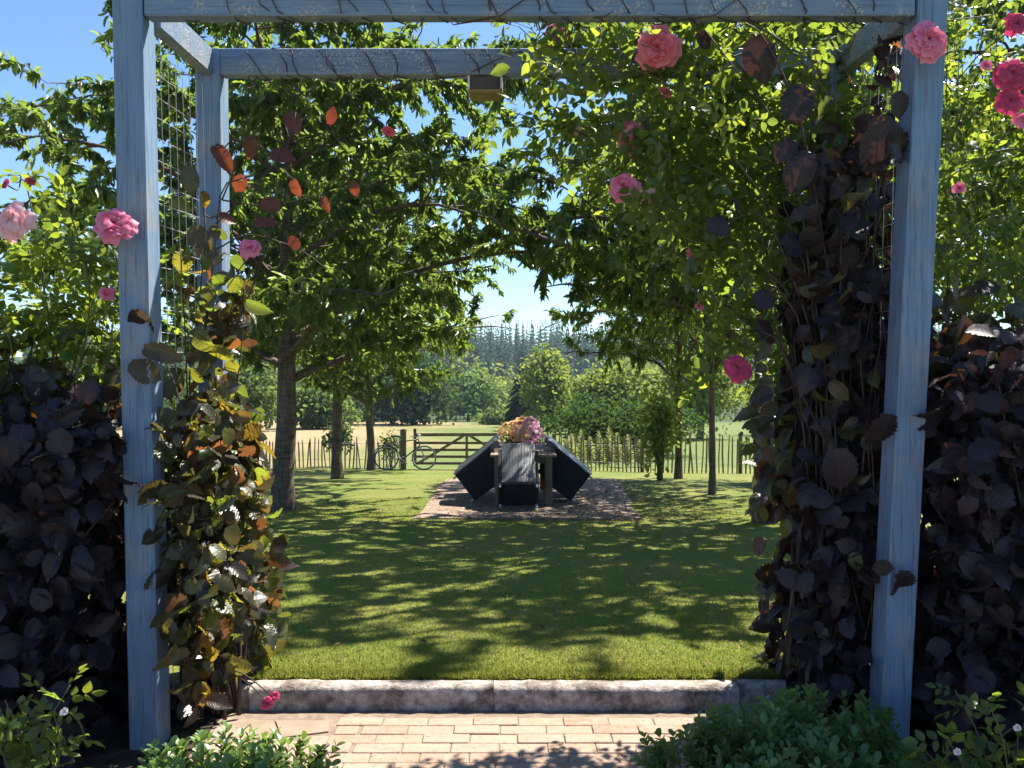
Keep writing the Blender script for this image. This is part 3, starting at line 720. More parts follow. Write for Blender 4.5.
stems_to(pl.st, rg, (1.15, 2.95, .03), p[rs.choice(len(p), 90)], .009, .0016)
for s_ in ([(850, 560), (845, 400), (825, 250), (800, 120), (765, 40), (740, 20)], [(870, 520), (872, 300), (880, 180), (905, 110), (915, 90)], [(840, 540), (822, 380), (790, 270), (760, 215), (722, 225)], [(830, 520), (815, 330), (800, 200), (780, 130), (705, 30)], [(845, 560), (835, 470), (800, 390), (770, 335), (745, 390)], [(865, 600), (880, 500), (885, 410)], [(880, 640), (905, 600), (908, 570)]):
    ps = spline([P(x, y, 2.86 - .04 * i) for i, (x, y) in enumerate(s_)], 24); pl.nodes += ps; pl.st.tube(ps, [.0055 - .0035 * i / 23 for i in range(24)], 5)
for k in range(18):
    px = rg.uniform(785, 890); ps = spline([P(px + rg.uniform(-30, 30), y, rg.uniform(2.72, 3.1)) for y in (640, 470, 330, rg.uniform(170, 300), rg.uniform(60, 200))], 14); pl.st.tube(ps, [.0042 - .0028 * i / 13 for i in range(14)], 4)
pl.join()
pl.stems(M['twig'])

# --- purple shrub right of the right post
rs = np.random.RandomState(32); rg = random.Random(32)
pl = Plant('purple_shrub', 'dark purple leaved shrub filling the corner beside the right front post', 'shrub', (1.9, 2.75, .02))
lv = Leaves(); lo = Leaves()
p, o = mass(rs, 5300, (1.92, 2.78, .62), (.60, .34, .72), .35, .8, 14, .7)
kk = (p[:, 2] > .02) & (p[:, 0] > 1.40); mass_leaves(lv, rs, p[kk], o[kk], .080, .78, .55, .5, .3, .7)
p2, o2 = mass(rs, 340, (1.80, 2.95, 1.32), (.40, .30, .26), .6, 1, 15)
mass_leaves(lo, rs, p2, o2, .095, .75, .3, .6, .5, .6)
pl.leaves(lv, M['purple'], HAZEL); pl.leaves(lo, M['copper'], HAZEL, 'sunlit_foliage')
stems_to(pl.st, rg, (1.85, 2.75, .0), np.concatenate([p[rs.choice(len(p), 50)], p2[rs.choice(len(p2), 25)]]), .01, .002); pl.stems(M['twig'])

# --- climbing rose over the right of the pergola
rs = np.random.RandomState(33); rg = random.Random(33)
pl = Plant('climbing_rose', 'climbing rose arching over the right half of the pergola with pink blooms and backlit leaves', 'rose', (1.2, 3.35, .09))
lv = Leaves()
canes = [([(905, 560), (890, 340), (797, 245), (680, 187), (600, 140), (515, 113)], 3.12), ([(870, 560), (860, 330), (800, 150), (700, 60), (600, 20)], 3.18), ([(850, 500), (840, 300), (760, 200), (650, 150), (575, 130)], 3.08), ([(880, 500), (875, 250), (850, 80), (800, 0)], 3.12),
         ([(830, 500), (810, 330), (740, 250), (690, 240), (640, 200)], 3.05), ([(890, 450), (880, 200), (800, 60), (720, 10), (640, -10)], 3.05), ([(860, 450), (800, 260), (720, 140), (660, 80), (560, 50), (530, 40)], 3.05), ([(820, 480), (800, 380), (760, 330), (735, 360)], 3.12), ([(850, 480), (835, 250), (830, 120), (760, 20)], 3.22),
         ([(870, 480), (855, 330), (720, 270), (640, 240)], 3.3), ([(865, 420), (845, 210), (780, 110), (690, 110), (620, 60)], 3.28), ([(870, 380), (870, 160), (890, 20)], 3.08)]
for s_, dd in canes:
    ps = spline([P(x, y, dd - .03 * i) for i, (x, y) in enumerate(s_)], 26)
    pl.nodes += ps[4:]
    pl.st.tube(ps, [.0075 - .0055 * i / 25 for i in range(26)], 6); cane_leaves(lv, rs, ps[8:], .028, .052)
    for k in range(9):      # side shoots
        j = rg.randint(8, 24); a = ps[j]; b = a + Vector((rg.gauss(-.1, .16), rg.gauss(0, .12), rg.gauss(.06, .14)))
        q = [a, a.lerp(b, .5) + Vector((0, 0, .02)), b]; pl.st.tube(q, [.002, .0015, .001], 4); cane_leaves(lv, rs, q, .028, .048)
for k in range(26):         # bare upright canes
    px = rg.uniform(800, 890); a = P(px, 480, 3.3); ps = spline([P(px + rg.uniform(-12, 12), y, 3.3 + rg.uniform(-.12, .2)) for y in (520, 360, 210, rg.uniform(40, 150))], 12)
    pl.st.tube(ps, [.004 - .002 * i / 11 for i in range(12)], 5)
c0 = P(705, 140, 3.22)
p, o = mass(rs, 460, (c0.x, 3.25, c0.z), (.50, .17, .55), .7, 1, 6)
for q, oo in zip(p, o): compound(lv, rs, q, oo + rs.randn(3) * .7, np.array([0, 0, .5]) + rs.randn(3) * .7, .050 * (.7 + .6 * rs.rand()))
# the few large near leaves over the beams
for px, py, l, dx, dy in ((505, 52, 20, -.8, -.5), (500, 70, 22, -1, .2), (540, 90, 22, 1, -.2), (548, 48, 26, 1, .5), (627, 45, 34, .2, .8), (605, 75, 26, .6, .5), (700, 20, 34, .5, .9), (575, 90, 24, .9, .2), (720, 85, 30, .3, 1), (690, 75, 24, -.4, .8)):
    a = P(px - dx * l / 2, py - dy * l / 2, 2.95); b = P(px + dx * l / 2, py + dy * l / 2, 2.97); L_ = (b - a).length
    lv.add(a, b - a, (rg.uniform(-.5, .5), -1, rg.uniform(-.2, .6)), L_, L_ * .62)
pl.leaves(lv, M['rose_leaf'], T_OVAL)
for i, (px, py, d_, dm, mt, fc, fu, lb) in enumerate((
    (657, 47, 2.9, 46, 'pink', (-.1, -1, -.35), 1.0, 'largest pink rose hanging under the front beam'), (557, 33, 3.0, 30, 'magenta', (.2, -1, .2), .8, 'deep pink rose between the two beams'), (664, 92, 3.0, 17, 'pink', (0, -1, .2), .5, None),
    (637, 138, 3.0, 34, 'pink', (.3, -1, -.1), .9, None), (623, 184, 2.95, 32, 'pink', (-.2, -1, .3), 1.0, None), (653, 200, 3.0, 28, 'pale_pink', (.3, -1, -.2), .8, None), (574, 130, 3.05, 18, 'pale_pink', (-.7, -.8, .3), .5, None),
    (697, 255, 3.1, 26, 'pink', (.2, -1, .2), .8, None), (738, 366, 2.8, 30, 'magenta', (.1, -1, .4), .9, 'deep pink rose low at the edge of the purple climber'), (850, 5, 2.9, 20, 'magenta', (0, -1, 0), .5, None), (687, 0, 2.8, 20, 'pink', (0, -1, 0), .8, None), (700, 305, 3.1, 14, 'pink', (.2, -1, 0), .5, None))):
    flower(pl, px, py, d_, dm, mt, fc, fu, lb, i)
flower(pl, 931, 37, 2.5, 44, 'pink', (.05, -1, .15), 1.0, 'pink rose in front of the right post', 5, P(950, 90, 2.8))
pl.stems(M['green_cane'])

# --- rose outside the right post
rs = np.random.RandomState(34); rg = random.Random(34)
pl = Plant('tall_rose_bush', 'tall rose bush right of the right post with magenta blooms and yellow green backlit leaves', 'rose', (1.75, 3.3, .09))
lv = Leaves()
for k in range(22):
    px = rg.uniform(935, 1100); top = rg.uniform(-80, 200); dd = rg.uniform(3.0, 3.7)
    ps = spline([P(px + rg.uniform(-20, 20), y, dd + rg.uniform(-.06, .06)) for y in (620, 430, 300, 180, top)], 18)
    pl.nodes += ps[4:]
    pl.st.tube(ps, [.005 - .0035 * i / 17 for i in range(18)], 5); cane_leaves(lv, rs, ps[6:], .042, .042)
for s_ in ([(1060, 270), (1000, 215), (945, 260)], [(1080, 160), (1000, 150), (930, 190)], [(1090, 340), (1030, 270), (960, 265)]):
    ps = spline([P(x, y, 3.0) for x, y in s_], 10); pl.st.tube(ps, .003, 5); cane_leaves(lv, rs, ps, .03, .042)
c0 = P(1010, 160, 3.5); p, o = mass(rs, 420, (c0.x, 3.5, c0.z), (.42, .32, .85), .7, 1, 7)
for q, oo in zip(p, o): compound(lv, rs, q, oo + rs.randn(3) * .7, np.array([0, 0, .5]) + rs.randn(3) * .7, .050 * (.7 + .6 * rs.rand()))
pl.leaves(lv, M['rose_leaf'], T_OVAL)
for i, (px, py, dm, mt, fu) in enumerate(((1014, 72, 40, 'magenta', .9), (1012, 99, 36, 'magenta', .8), (1026, 120, 26, 'pink', .8), (1018, 22, 30, 'magenta', .8), (986, 65, 14, 'pink', .5), (960, 188, 16, 'pink', .5))):
    flower(pl, px, py, 2.75, dm, mt, (-.1, -1, .2), fu, None, i)
pl.stems(M['green_cane'])

# --- bare twining stems on the beams
rg = random.Random(41)
bv = Plant('bare_vine', 'thin bare vine stems twining round both pergola beams with loose dangling ends', 'climber', (-.9, 2.9, 2.4))
for (y, hw, z0, h, x0, x1) in ((2.632, .034, BZ, .12, -1.05, 1.2), (3.145, .031, BZ, .104, -1.05, .9)):
    for s_ in range(3):
        pts = []; x = x0 + rg.uniform(0, .2) + (.5 * rg.random() if s_ == 2 else 0); ph = rg.uniform(0, 6.28); sn = -1 if s_ == 2 else 1
        while x < x1:
            pitch = rg.uniform(.10, .30) if sn > 0 else rg.uniform(.5, 1.0)
            for k in range(8):
                a = ph + sn * k * math.pi / 4; q = max(abs(math.cos(a)), abs(math.sin(a)))
                pts.append((x + k * pitch / 8 + rg.uniform(-.014, .014), y + (hw + .004) * math.cos(a) / q, z0 + h / 2 + (h / 2 + .004) * math.sin(a) / q))
            x += pitch
        bv.st.tube(pts, [rg.uniform(.0016, .0032) for _ in pts], 5)
    for k in range(22):
        x = rg.uniform(x0, x1); a = Vector((x, y + rg.uniform(-.03, .03), z0 - .002)); b = a + Vector((rg.gauss(0, .05), rg.gauss(0, .03), rg.uniform(-.075, .01)))
        c = b + Vector((rg.gauss(0, .03), 0, rg.uniform(-.03, .02))); bv.st.tube([a, a.lerp(b, .5) + Vector((.006, 0, -.006)), b, c], [.0026, .0022, .002, .0012], 5)
        if rg.random() < .6: bv.st.tube([b, b + Vector((rg.gauss(0, .03), rg.gauss(0, .02), rg.uniform(-.03, .02)))], [.0016, .0008], 4)
bv.stems(M['dry_twig'])

# --- box shrubs in front
def box_shrub(label, c, r, nsh, seed, clear=None):
    rs = np.random.RandomState(seed); rg = random.Random(seed); pl = Plant('box_shrub', label, 'shrub', (c[0], c[1], .02)); lv = Leaves()
    p, o = mass(rs, nsh, c, r, .28, 1.0, seed)
    for q, oo in zip(p, o):
        if q[2] < .06: continue
        d = norm(oo * .75 + np.array([0, 0, .75]) + rs.randn(3) * .22); L = .06 + .07 * rs.rand(); b = q - d * L * .6
        pl.st.tube([b, b + d * L], [.0016, .0008], 4, False)
        k = int(6 + 4 * rs.rand()); a0 = rs.rand() * 6.28
        s1 = norm(np.cross(d, np.array([.3, .8, .2]))); s2 = np.cross(d, s1)
        for i in range(k):
            a = a0 + i * 1.571; t = (i + 1) / k
            for sg in (1, -1):
                sd = (s1 * math.cos(a) + s2 * math.sin(a)) * sg
                l = .029 * (.75 + .5 * rs.rand()); dd = sd * .8 + d * (.45 + .5 * t); lv.add(b + d * L * t, dd, d - sd * .4 + rs.randn(3) * .15, l, l * .62)
    stems_to(pl.st, rg, (c[0], c[1], .02), p[rs.choice(len(p), 40)], .006, .0015)
    pl.leaves(lv, M['box_leaf'], T_BOX); pl.stems(M['green_cane'], 'stems'); return pl
box_shrub('sunlit bright green box shrub at the foot of the left front post', (-.80, 2.16, .03), (.33, .24, .18), 620, 51)
box_shrub('broad shaded box shrub at the foot of the right front post', (.83, 2.30, .02), (.42, .28, .19), 1250, 52)

# --- young rose shoots in the bottom corners
def shoots(label, pts, d, seed, mat='rose_leaf', buds=()):
    rs = np.random.RandomState(seed); rg = random.Random(seed); b = P(sum(p[0][0] for p in pts) / len(pts), 900, d)
    pl = Plant('rose_shoot', label, 'rose', (b.x, d, .02)); lv = Leaves()
    for s_ in pts:
        dd = d + rg.uniform(-.08, .08)
        ps = spline([Vector((b.x, d, .02)).lerp(P(*s_[0], dd), .3)] + [P(x, y, dd) for x, y in s_], 16)
        pl.st.tube(ps, [.0035 - .002 * i / 15 for i in range(16)], 5); cane_leaves(lv, rs, ps[3:], .022, .036, up=.8)
    for (px, py, dm, mt, fu) in buds: flower(pl, px, py, d - .05, dm, mt, (0, -1, .6), fu, None, 1)
    pl.leaves(lv, M['rose_leaf'], T_OVAL); pl.stems(M['green_cane'])
shoots('young rose shoots with buds in the bottom left corner, before the purple shrub', [[(40, 800), (40, 740), (70, 685)], [(20, 800), (20, 740), (5, 700)], [(50, 800), (60, 740), (45, 695)], [(10, 790), (5, 760), (-10, 720)], [(45, 790), (55, 760), (62, 730)], [(30, 790), (25, 760), (18, 715)]], 2.1, 61, buds=((64, 712, 10, 'white_petal', .5),))
shoots('young rose shoots with pale buds in the bottom right corner, before the purple shrub', [[(1000, 820), (980, 740), (955, 690)], [(1010, 820), (1005, 750), (990, 705)], [(960, 820), (940, 770), (920, 745)], [(1020, 800), (1040, 740), (1035, 700)], [(985, 820), (965, 770), (945, 735)], [(1000, 820), (1015, 770), (1018, 735)]], 2.1, 62, buds=((1018, 728, 9, 'white_petal', .5), (958, 752, 9, 'white_petal', .5)))

# ------------------------------------------------------------------ avenue of cherry trees
def cherry_tree(seed, H=6.4, TH=2.05, RAD=3.75, r0=.145, leafn=27, L=.124, tws=5):
    rs = np.random.RandomState(seed); rg = random.Random(seed)
    tr = MB(); tw = MB(); lv = []
    zmin = lambda r: 1.35 + .78 * np.maximum(0, r - 1.3)      # the avenue is kept open under the crowns
    pts = []; x = y = 0
    for i in range(15):
        z = H * .93 * i / 14; pts.append(Vector((x, y, z))); x += rg.gauss(0, .012); y += rg.gauss(0, .012)
    rad = [r0 * (1.25 if i == 0 else 1.0) * (1 - (i / 14) ** 1.3 * .88) for i in range(15)]
    tr.tube([(0, 0, -.25)] + pts, [r0 * 1.7] + rad, 12)
    def at(z):
        f = min(max(z / (H * .93) * 14, 0), 13.999); i = int(f); return pts[i].lerp(pts[i + 1], f - i)
    nl = 25
    for li in range(nl):
        f = li / (nl - 1); z = TH - .3 + (H * .9 - TH + .3) * f ** 1.08
        base = at(z); a = li * 2.4 + rg.uniform(-.35, .35); rel = f
        reach = RAD * (1.0 - .46 * max(0, rel - .25) / .75) * rg.uniform(.8, 1.08) * (.82 if rel < .12 else 1)
        rise = (.38 + 1.05 * rel)
        h = Vector((math.cos(a), math.sin(a), 0))
        end = base + h * reach + Vector((0, 0, reach * .32 * rise + rg.uniform(-.1, .25))); end.z = max(end.z, float(zmin(reach)) + .35)
        mid = base + h * reach * .5 + Vector((0, 0, reach * .36 * rise + .25))
        lp = []
        for i in range(9):
            t = i / 8; q = base.lerp(mid, t).lerp(mid.lerp(end, t), t); q.z -= .3 * t ** 3 * (1 if rel < .6 else .4); lp.append(q + Vector((rg.gauss(0, .025), rg.gauss(0, .025), rg.gauss(0, .02))))
        r_ = r0 * .42 * (1 - .5 * rel); tr.tube(lp, [r_ * (1 - .8 * i / 8) for i in range(9)], 6)
        nbr = 8
        for bi in range(nbr + 1):
            t = .14 + .86 * bi / nbr; k = min(int(t * 8), 7); o = lp[k].lerp(lp[k + 1], t * 8 - k); dirv = (lp[k + 1] - lp[k]).normalized()
            sgn = 1 if bi % 2 else -1; side = dirv.cross(Vector((0, 0, 1))).normalized() * sgn
            bl = (1.35 - .6 * t) * RAD / 3.5 * rg.uniform(.7, 1.15)
            if bi == nbr: side = dirv * 1.2; bl = .7
            bd = (dirv * .5 + side * .85 + Vector((0, 0, rg.uniform(-.05, .5)))).normalized()
            bp = [o + bd * bl * j / 4 + Vector((0, 0, -.16 * (j / 4) ** 2 * bl)) + Vector((rg.gauss(0, .02), rg.gauss(0, .02), 0)) for j in range(5)]
            tw.tube(bp, [.016 - .0028 * j for j in range(5)], 4, False)
            for ti in range(tws):
                tt = .25 + .75 * ti / (tws - 1); kk = min(int(tt * 4), 3); to = bp[kk].lerp(bp[kk + 1], tt * 4 - kk)
                td = (bd * .6 + Vector((rg.gauss(0, .7), rg.gauss(0, .7), rg.gauss(-.1, .45)))).normalized(); tl = rg.uniform(.3, .62)
                te = to + td * tl + Vector((0, 0, -.14 * tl))
                if te.z < zmin(math.hypot(te.x, te.y)) - .1: continue
                tw.tube([to, to.lerp(te, .5) + Vector((0, 0, .03)), te], [.005, .0035, .002], 3, False)
                nlf = max(int(leafn * rg.uniform(.6, 1.2)), 4)
                u = rs.rand(nlf) ** .7
                q = np.array(to)[None] + (np.array(te - to))[None] * u[:, None] + np.array([0, 0, 1]) * (.05 * np.sin(u * 3.1))[:, None] + rs.randn(nlf, 3) * .02
                d = norm(np.array(td)[None] * .45 + rs.randn(nlf, 3) * .55 + np.array([0, 0, -.55])); n = norm(rs.randn(nlf, 3) * .55 + np.array([0, 0, .8]))
                l = L * (.65 + .6 * rs.rand(nlf)); lv.append(np.concatenate([q, d, n, l[:, None], (l * .41)[:, None]], 1))
    A = np.concatenate(lv); A = A[A[:, 2] > zmin(np.hypot(A[:, 0], A[:, 1])) - .25 * rs.rand(len(A))]; LV = Leaves(); LV.a = A.tolist()
    return tr, tw, LV
def put_tree(name, label, cat, loc_, rz, meshes, group, sc_=(1, 1, 1)):
    t = thing(name, label, cat, loc_, rz, group); t.scale = sc_
    return t
AV = 'cherry trees in two rows along the lawn'
protos = []
for s_, th, ln, r_ in ((71, 2.1, 68, .145), (72, 2.0, 58, .13), (73, 2.3, 48, .135), (74, 2.2, 22, .12), (75, 2.3, 46, .098)):
    tr, tw, LV = cherry_tree(s_, TH=th, leafn=ln, r0=r_)
    a = tr.build('trunk', M['bark'], smooth=True); b = tw.build('branches', M['bark'], smooth=True); c = LV.build('crown', M['cherry'], tpl=T_CHERRY)
    protos.append((a, b, c))
used = [False] * 5
avenue = [((-3.25, 11.2), 0, .4, 1.08, 1.02, 'thick trunked cherry tree nearest on the left, its crown reaching out past the left post'),
          ((-3.68, 16.6), 2, 2.1, .86, 1.05, 'middle cherry tree of the left row, with a slimmer trunk on the sunny lawn'),
          ((-3.93, 22.0), 0, 3.9, .78, 1.0, 'slender far cherry tree of the left row, beside the bicycle and the paling fence'),
          ((2.98, 9.3), 1, 3.6, .97, 1.16, 'near cherry tree of the right row, trunk half hidden behind the purple climber'),
          ((6.3, 7.4), 3, 2.6, .95, 1.05, 'cherry tree added for dappled shade, right of the arch, crown above the tall rose bush'),  # extra tree, added so its sparse crown throws dappled shade towards the kerb
          ((3.30, 13.0), 3, 1.3, .46, .95, 'thin trunked cherry tree standing in lawn shade, middle of the right row'),
          ((3.50, 16.6), 4, 3.6, .80, 1.05, 'far cherry tree of the right row, leafy shoots round its trunk near the fence')]
for (x, y), pi, rz, s_, sz, lb in avenue:
    t = thing('cherry_tree', lb, 'tree', (x, y, Zt(y)), rz, AV); t.scale = (s_, s_, s_ * sz / max(s_, .01) if False else sz)
    for o in protos[pi]:
        c = o if not used[pi] else o.copy()
        if used[pi]: COL.objects.link(c)
        c.parent = t
    used[pi] = True

# leafy shoots round the far right trunk, columnar laurel by the near right trunk, little bushes by the fence
def bush(name, label, cat, c, r, n, L, mat, seed, group=None, trunk_h=None, tpl=T_SIMPLE, surf=.4, z0=None, mbark='bark_far', k=1.3):
    rs = np.random.RandomState(seed); rg = random.Random(seed); z0 = Zt(c[1]) if z0 is None else z0
    pl = Plant(name, label, cat, (c[0], c[1], z0), group); lv = Leaves()
    # several lumps make the crown
    nl = 9; w_ = []
    for i in range(nl):
        d = norm(rs.randn(3)); q = np.array(c) + d * np.array(r) * .55 * rs.rand() ** .3; w_.append((q, np.array(r) * (.46 + .3 * rs.rand())))
    w_.append((np.array(c), np.array(r) * .7))
    for i, (q, rr) in enumerate(w_):
        p, o = mass(rs, n // len(w_), q, rr, surf, k, seed + i)
        kk = p[:, 2] > z0 + .02; mass_leaves(lv, rs, p[kk], o[kk], L, .7, .25, .6, .5, .6)
    pl.leaves(lv, mat, tpl, 'crown' if trunk_h is not None else 'foliage', smooth=False)
    h = (c[2] - z0)
    if trunk_h is not None:
        tr = MB(); tr.tube([(c[0], c[1], z0 - .3), (c[0] + .1, c[1], z0 + h * .5), (c[0], c[1], z0 + h * 1.2)], [h * .075, h * .06, h * .03], 8)
        pl.part(tr.build('trunk', M[mbark], smooth=True))
        for i, (q, rr) in enumerate(w_): pl.st.tube([(c[0] + .05, c[1], z0 + h * .55), tuple((np.array([c[0], c[1], z0 + h * .8]) + q) / 2), tuple(q)], [h * .035, h * .02, h * .008], 5)
        pl.stems(M[mbark], 'limbs')
    else:
        stems_to(pl.st, rg, (c[0], c[1], z0), [q for q, _ in w_], max(.01, h * .02), .004); pl.stems(M[mbark])
    return pl
bush('leafy_sapling', 'leafy green sapling crowding the far right cherry trunk', 'plant', (3.05, 16.1, .25), (.55, .45, 1.3), 1000, .11, M['lime'], 81, surf=.8)
bush('laurel_hedge', 'dark green laurel standing tall behind the right trellis', 'shrub', (5.55, 15.5, .55), (.9, .8, 1.5), 5200, .12, M['laurel'], 82)
bush('small_bush', 'small sunny yellow green bush between the far left trunk and the bicycle', 'plant', (-3.55, 22.9, -.95), (.4, .3, .55), 420, .09, M['lime'], 83, surf=.7)
bush('small_bush', 'small dark round bush behind the left paling fence', 'plant', (-5.4, 24.5, -.75), (.55, .4, .6), 700, .12, M['oak'], 84)

# ------------------------------------------------------------------ dining table and tipped chairs
m, nt, out = new_mat('weathered_teak'); v = coords(nt, (30, 2.5, 30)); g = noise(nt, v, 1, 5, .65)
bsdf(nt, out, ramp(nt, g, [(.3, (.13, .095, .065)), (.7, (.30, .225, .155))]), .7, .3, g, .5, .004); M['teak'] = m
m, nt, out = new_mat('teak_leg'); v = coords(nt, (30, 30, 2.5)); g = noise(nt, v, 1, 5, .65)
bsdf(nt, out, ramp(nt, g, [(.3, (.10, .07, .045)), (.7, (.22, .16, .11))]), .75, .3, g, .5, .004); M['teak_leg'] = m
TX, TY0, TL, TW, TH_ = .165, 11.4, 2.1, .96, .75
ty = TY0 + TL / 2; tz = PZ(TY0 + .05)
tb = thing('dining_table', 'rectangular weathered teak garden table on the brick patio with tipped chairs leaning on it', 'table', (TX, ty, tz))
mb = MB()
for k in range(9):
    w_ = TW / 9; mb.box((-TW / 2 + w_ * (k + .5), 0, TH_ - .018), (w_ - .006, TL - .13, .034), bev=.003)
for s_ in (-1, 1): mb.box((0, s_ * (TL / 2 - .032), TH_ - .018), (TW, .062, .036), bev=.003)
mb.build('tabletop', M['teak'], tb)
mb = MB()
for s_ in (-1, 1): mb.beam((s_ * .40, -TL / 2 + .1, TH_ - .085), (s_ * .40, TL / 2 - .1, TH_ - .085), .028, .09); mb.beam((-.36, s_ * (TL / 2 - .09), TH_ - .085), (.36, s_ * (TL / 2 - .09), TH_ - .085), .028, .09)
mb.build('apron', M['teak_leg'], tb)
for sx_ in (-1, 1):
    for sy_ in (-1, 1):
        yl = sy_ * (TL / 2 - .075); dz = PZ(ty + yl) - tz
        MB().box((sx_ * .365, yl, (TH_ - .037 + dz) / 2), (.105, .10, TH_ - .037 - dz), bev=.006).build('leg', M['teak_leg'], tb)

m, nt, out = new_mat('navy_weave'); v = coords(nt)
wv = nd(nt, 'ShaderNodeTexWave', {'Vector': v, 'Scale': 14.0, 'Distortion': .4, 'Detail': 1.0}, wave_type='BANDS', bands_direction='Y')
wz = nd(nt, 'ShaderNodeTexWave', {'Vector': v, 'Scale': 40.0, 'Distortion': .2}, wave_type='BANDS', bands_direction='Z')
hh = nd(nt, 'ShaderNodeMath', {0: wv.outputs['Fac'], 1: wz.outputs['Fac']}, operation='ADD').outputs[0]
c = ramp(nt, wv.outputs['Fac'], [(.2, (.026, .028, .034)), (.8, (.078, .081, .09))])
bsdf(nt, out, c, .34, .9, hh, .3, .004); M['navy'] = m
m, nt, out = new_mat('navy_fabric'); v = coords(nt); g = noise(nt, v, 40, 3)
bsdf(nt, out, ramp(nt, g, [(.3, (.010, .011, .016)), (.7, (.018, .020, .026))]), .8, .2, g, .3, .003); M['navy_dark'] = m
M['steel'] = simple_mat('grey_metal', (.35, .35, .35), (.5, .5, .5), 20, .4, .5)

TILT = R(53)
Rt = Matrix.Translation((.5, 0, 0)) @ Matrix.Rotation(TILT, 4, 'Y') @ Matrix.Translation((-.5, 0, 0))
def make_chair(label):
    """armchair facing +X, tipped forward on its front feet; origin under the front feet's line"""
    t = thing('garden_armchair', label, 'chair', (0, 0, 0), 0, 'armchairs tipped against the table')
    def put(mb, name, mat, par=None):
        mb.v = [tuple(Rt @ Vector(v) - Vector((.5, 0, 0)) + Vector((0, 0, .028))) for v in mb.v]
        o = mb.build(name, mat, par or t); return o
    put(MB().box((.265, 0, .235), (.47, .49, .41), bev=.012), 'seat_base', M['navy_dark'])
    put(MB().box((.30, 0, .475), (.40, .40, .08), bev=.022), 'cushion', M['navy_dark'])
    # back panel with rolled top edge, slightly curved across
    mb = MB(); n = 8; vs = []; fs = []
    prof = [(.0, .03), (-.012, .5), (-.03, .80), (-.02, .835), (.02, .845), (.055, .82), (.07, .5), (.085, .44), (.085, .03)]
    for i in range(n + 1):
        yv = -.245 + .49 * i / n; b = .018 * (1 - (2 * i / n - 1) ** 2)
        for x, z in prof: vs.append((x - b, yv, z))
    m_ = len(prof)
    for i in range(n):
        for j in range(m_):
            j2 = (j + 1) % m_; fs.append((i * m_ + j, i * m_ + j2, (i + 1) * m_ + j2, (i + 1) * m_ + j))
    fs += [tuple(range(m_ - 1, -1, -1)), tuple(n * m_ + j for j in range(m_))]
    put(mb.add(vs, fs), 'backrest', M['navy'])
    for s_ in (-1, 1):
        vs = []; y0, y1 = s_ * .2475, s_ * .295
        outl = [(.01, .03), (.50, .03), (.505, .58), (.48, .615), (.09, .64), (-.01, .70)]
        for yv in (y0, y1): vs += [(x, yv, z) for x, z in outl]
        k = len(outl); fs = [tuple(range(k)), tuple(range(2 * k - 1, k - 1, -1))] + [(i, (i + 1) % k, k + (i + 1) % k, k + i) for i in range(k)]
        put(MB().add(vs, fs), 'arm', M['navy_dark'])
    for xf in (.04, .47):
        for s_ in (-1, 1): put(MB().lathe([(.0, -.03), (.016, -.028), (.018, .032), (.0, .032)], (xf, s_ * .265, 0), 10), 'foot', M['steel'])
    return t
ch = make_chair('navy armchair tipped forward against the near end of the table')
ch.location = (TX - .075, TY0 - .30, PZ(TY0 - .3)); ch.rotation_euler = (0, 0, R(90)); ch.scale = (.94, .96, .94)
for s_, off, lb in ((1, .60, 'near left navy armchair, tipped to lean on the long side of the table'), (1, 1.42, 'far left navy armchair behind another one tipped on the same side'),
                    (-1, .60, 'near right navy armchair, tipped to lean on the long side of the table'), (-1, 1.42, 'far right navy armchair behind another one tipped on the same side')):
    c = copy_tree(ch); c['label'] = lb; c.scale = (1, 1, 1); y = TY0 + off
    c.location = (TX - s_ * .755, y, PZ(y)); c.rotation_euler = (0, 0, 0 if s_ > 0 else R(180))
    if s_ < 0: c.rotation_euler.z += R(-5)
    else: c.rotation_euler.z += R(3)

# flower bowl
rs = np.random.RandomState(91); rg = random.Random(91)
fp = thing('flower_bowl', 'round dark bowl planted with yellow and pink flowers on the table', 'planter', (TX + .0, 12.15, tz + TH_ + .002))
MB().lathe([(.0, .0), (.12, .0), (.19, .06), (.235, .13), (.245, .14), (.225, .135), (.0, .12)], n=24).build('bowl', M['dark_wood'], fp, True)
lv = Leaves(); p, o = mass(rs, 900, (0, 0, .20), (.27, .26, .21), .3, .6, 3); kk = p[:, 2] > .09
mass_leaves(lv, rs, p[kk], o[kk], .05, .6, .1, .8, .4); lv.build('foliage', M['ash'], fp)
T_FL = (np.array([(0, 0, 0)] + [(.5 * math.cos(a * math.pi / 5) * (1 if a % 2 == 0 else .72), .5 * math.sin(a * math.pi / 5) * (1 if a % 2 == 0 else .72), .07) for a in range(10)], float), [(0, i + 1, (i + 1) % 10 + 1) for i in range(10)])
cols = {'yellow_flowers': ('yellow_petal', [(.66, .46, .06), (.72, .5, .3), (.74, .36, .22)], -1), 'pink_flowers': ('bright_pink_petal', [(.66, .16, .36), (.78, .36, .52), (.85, .66, .72), (.72, .25, .42)], 1), 'salmon_flowers': ('salmon_petal', [(.66, .34, .25), (.72, .5, .42)], 0)}
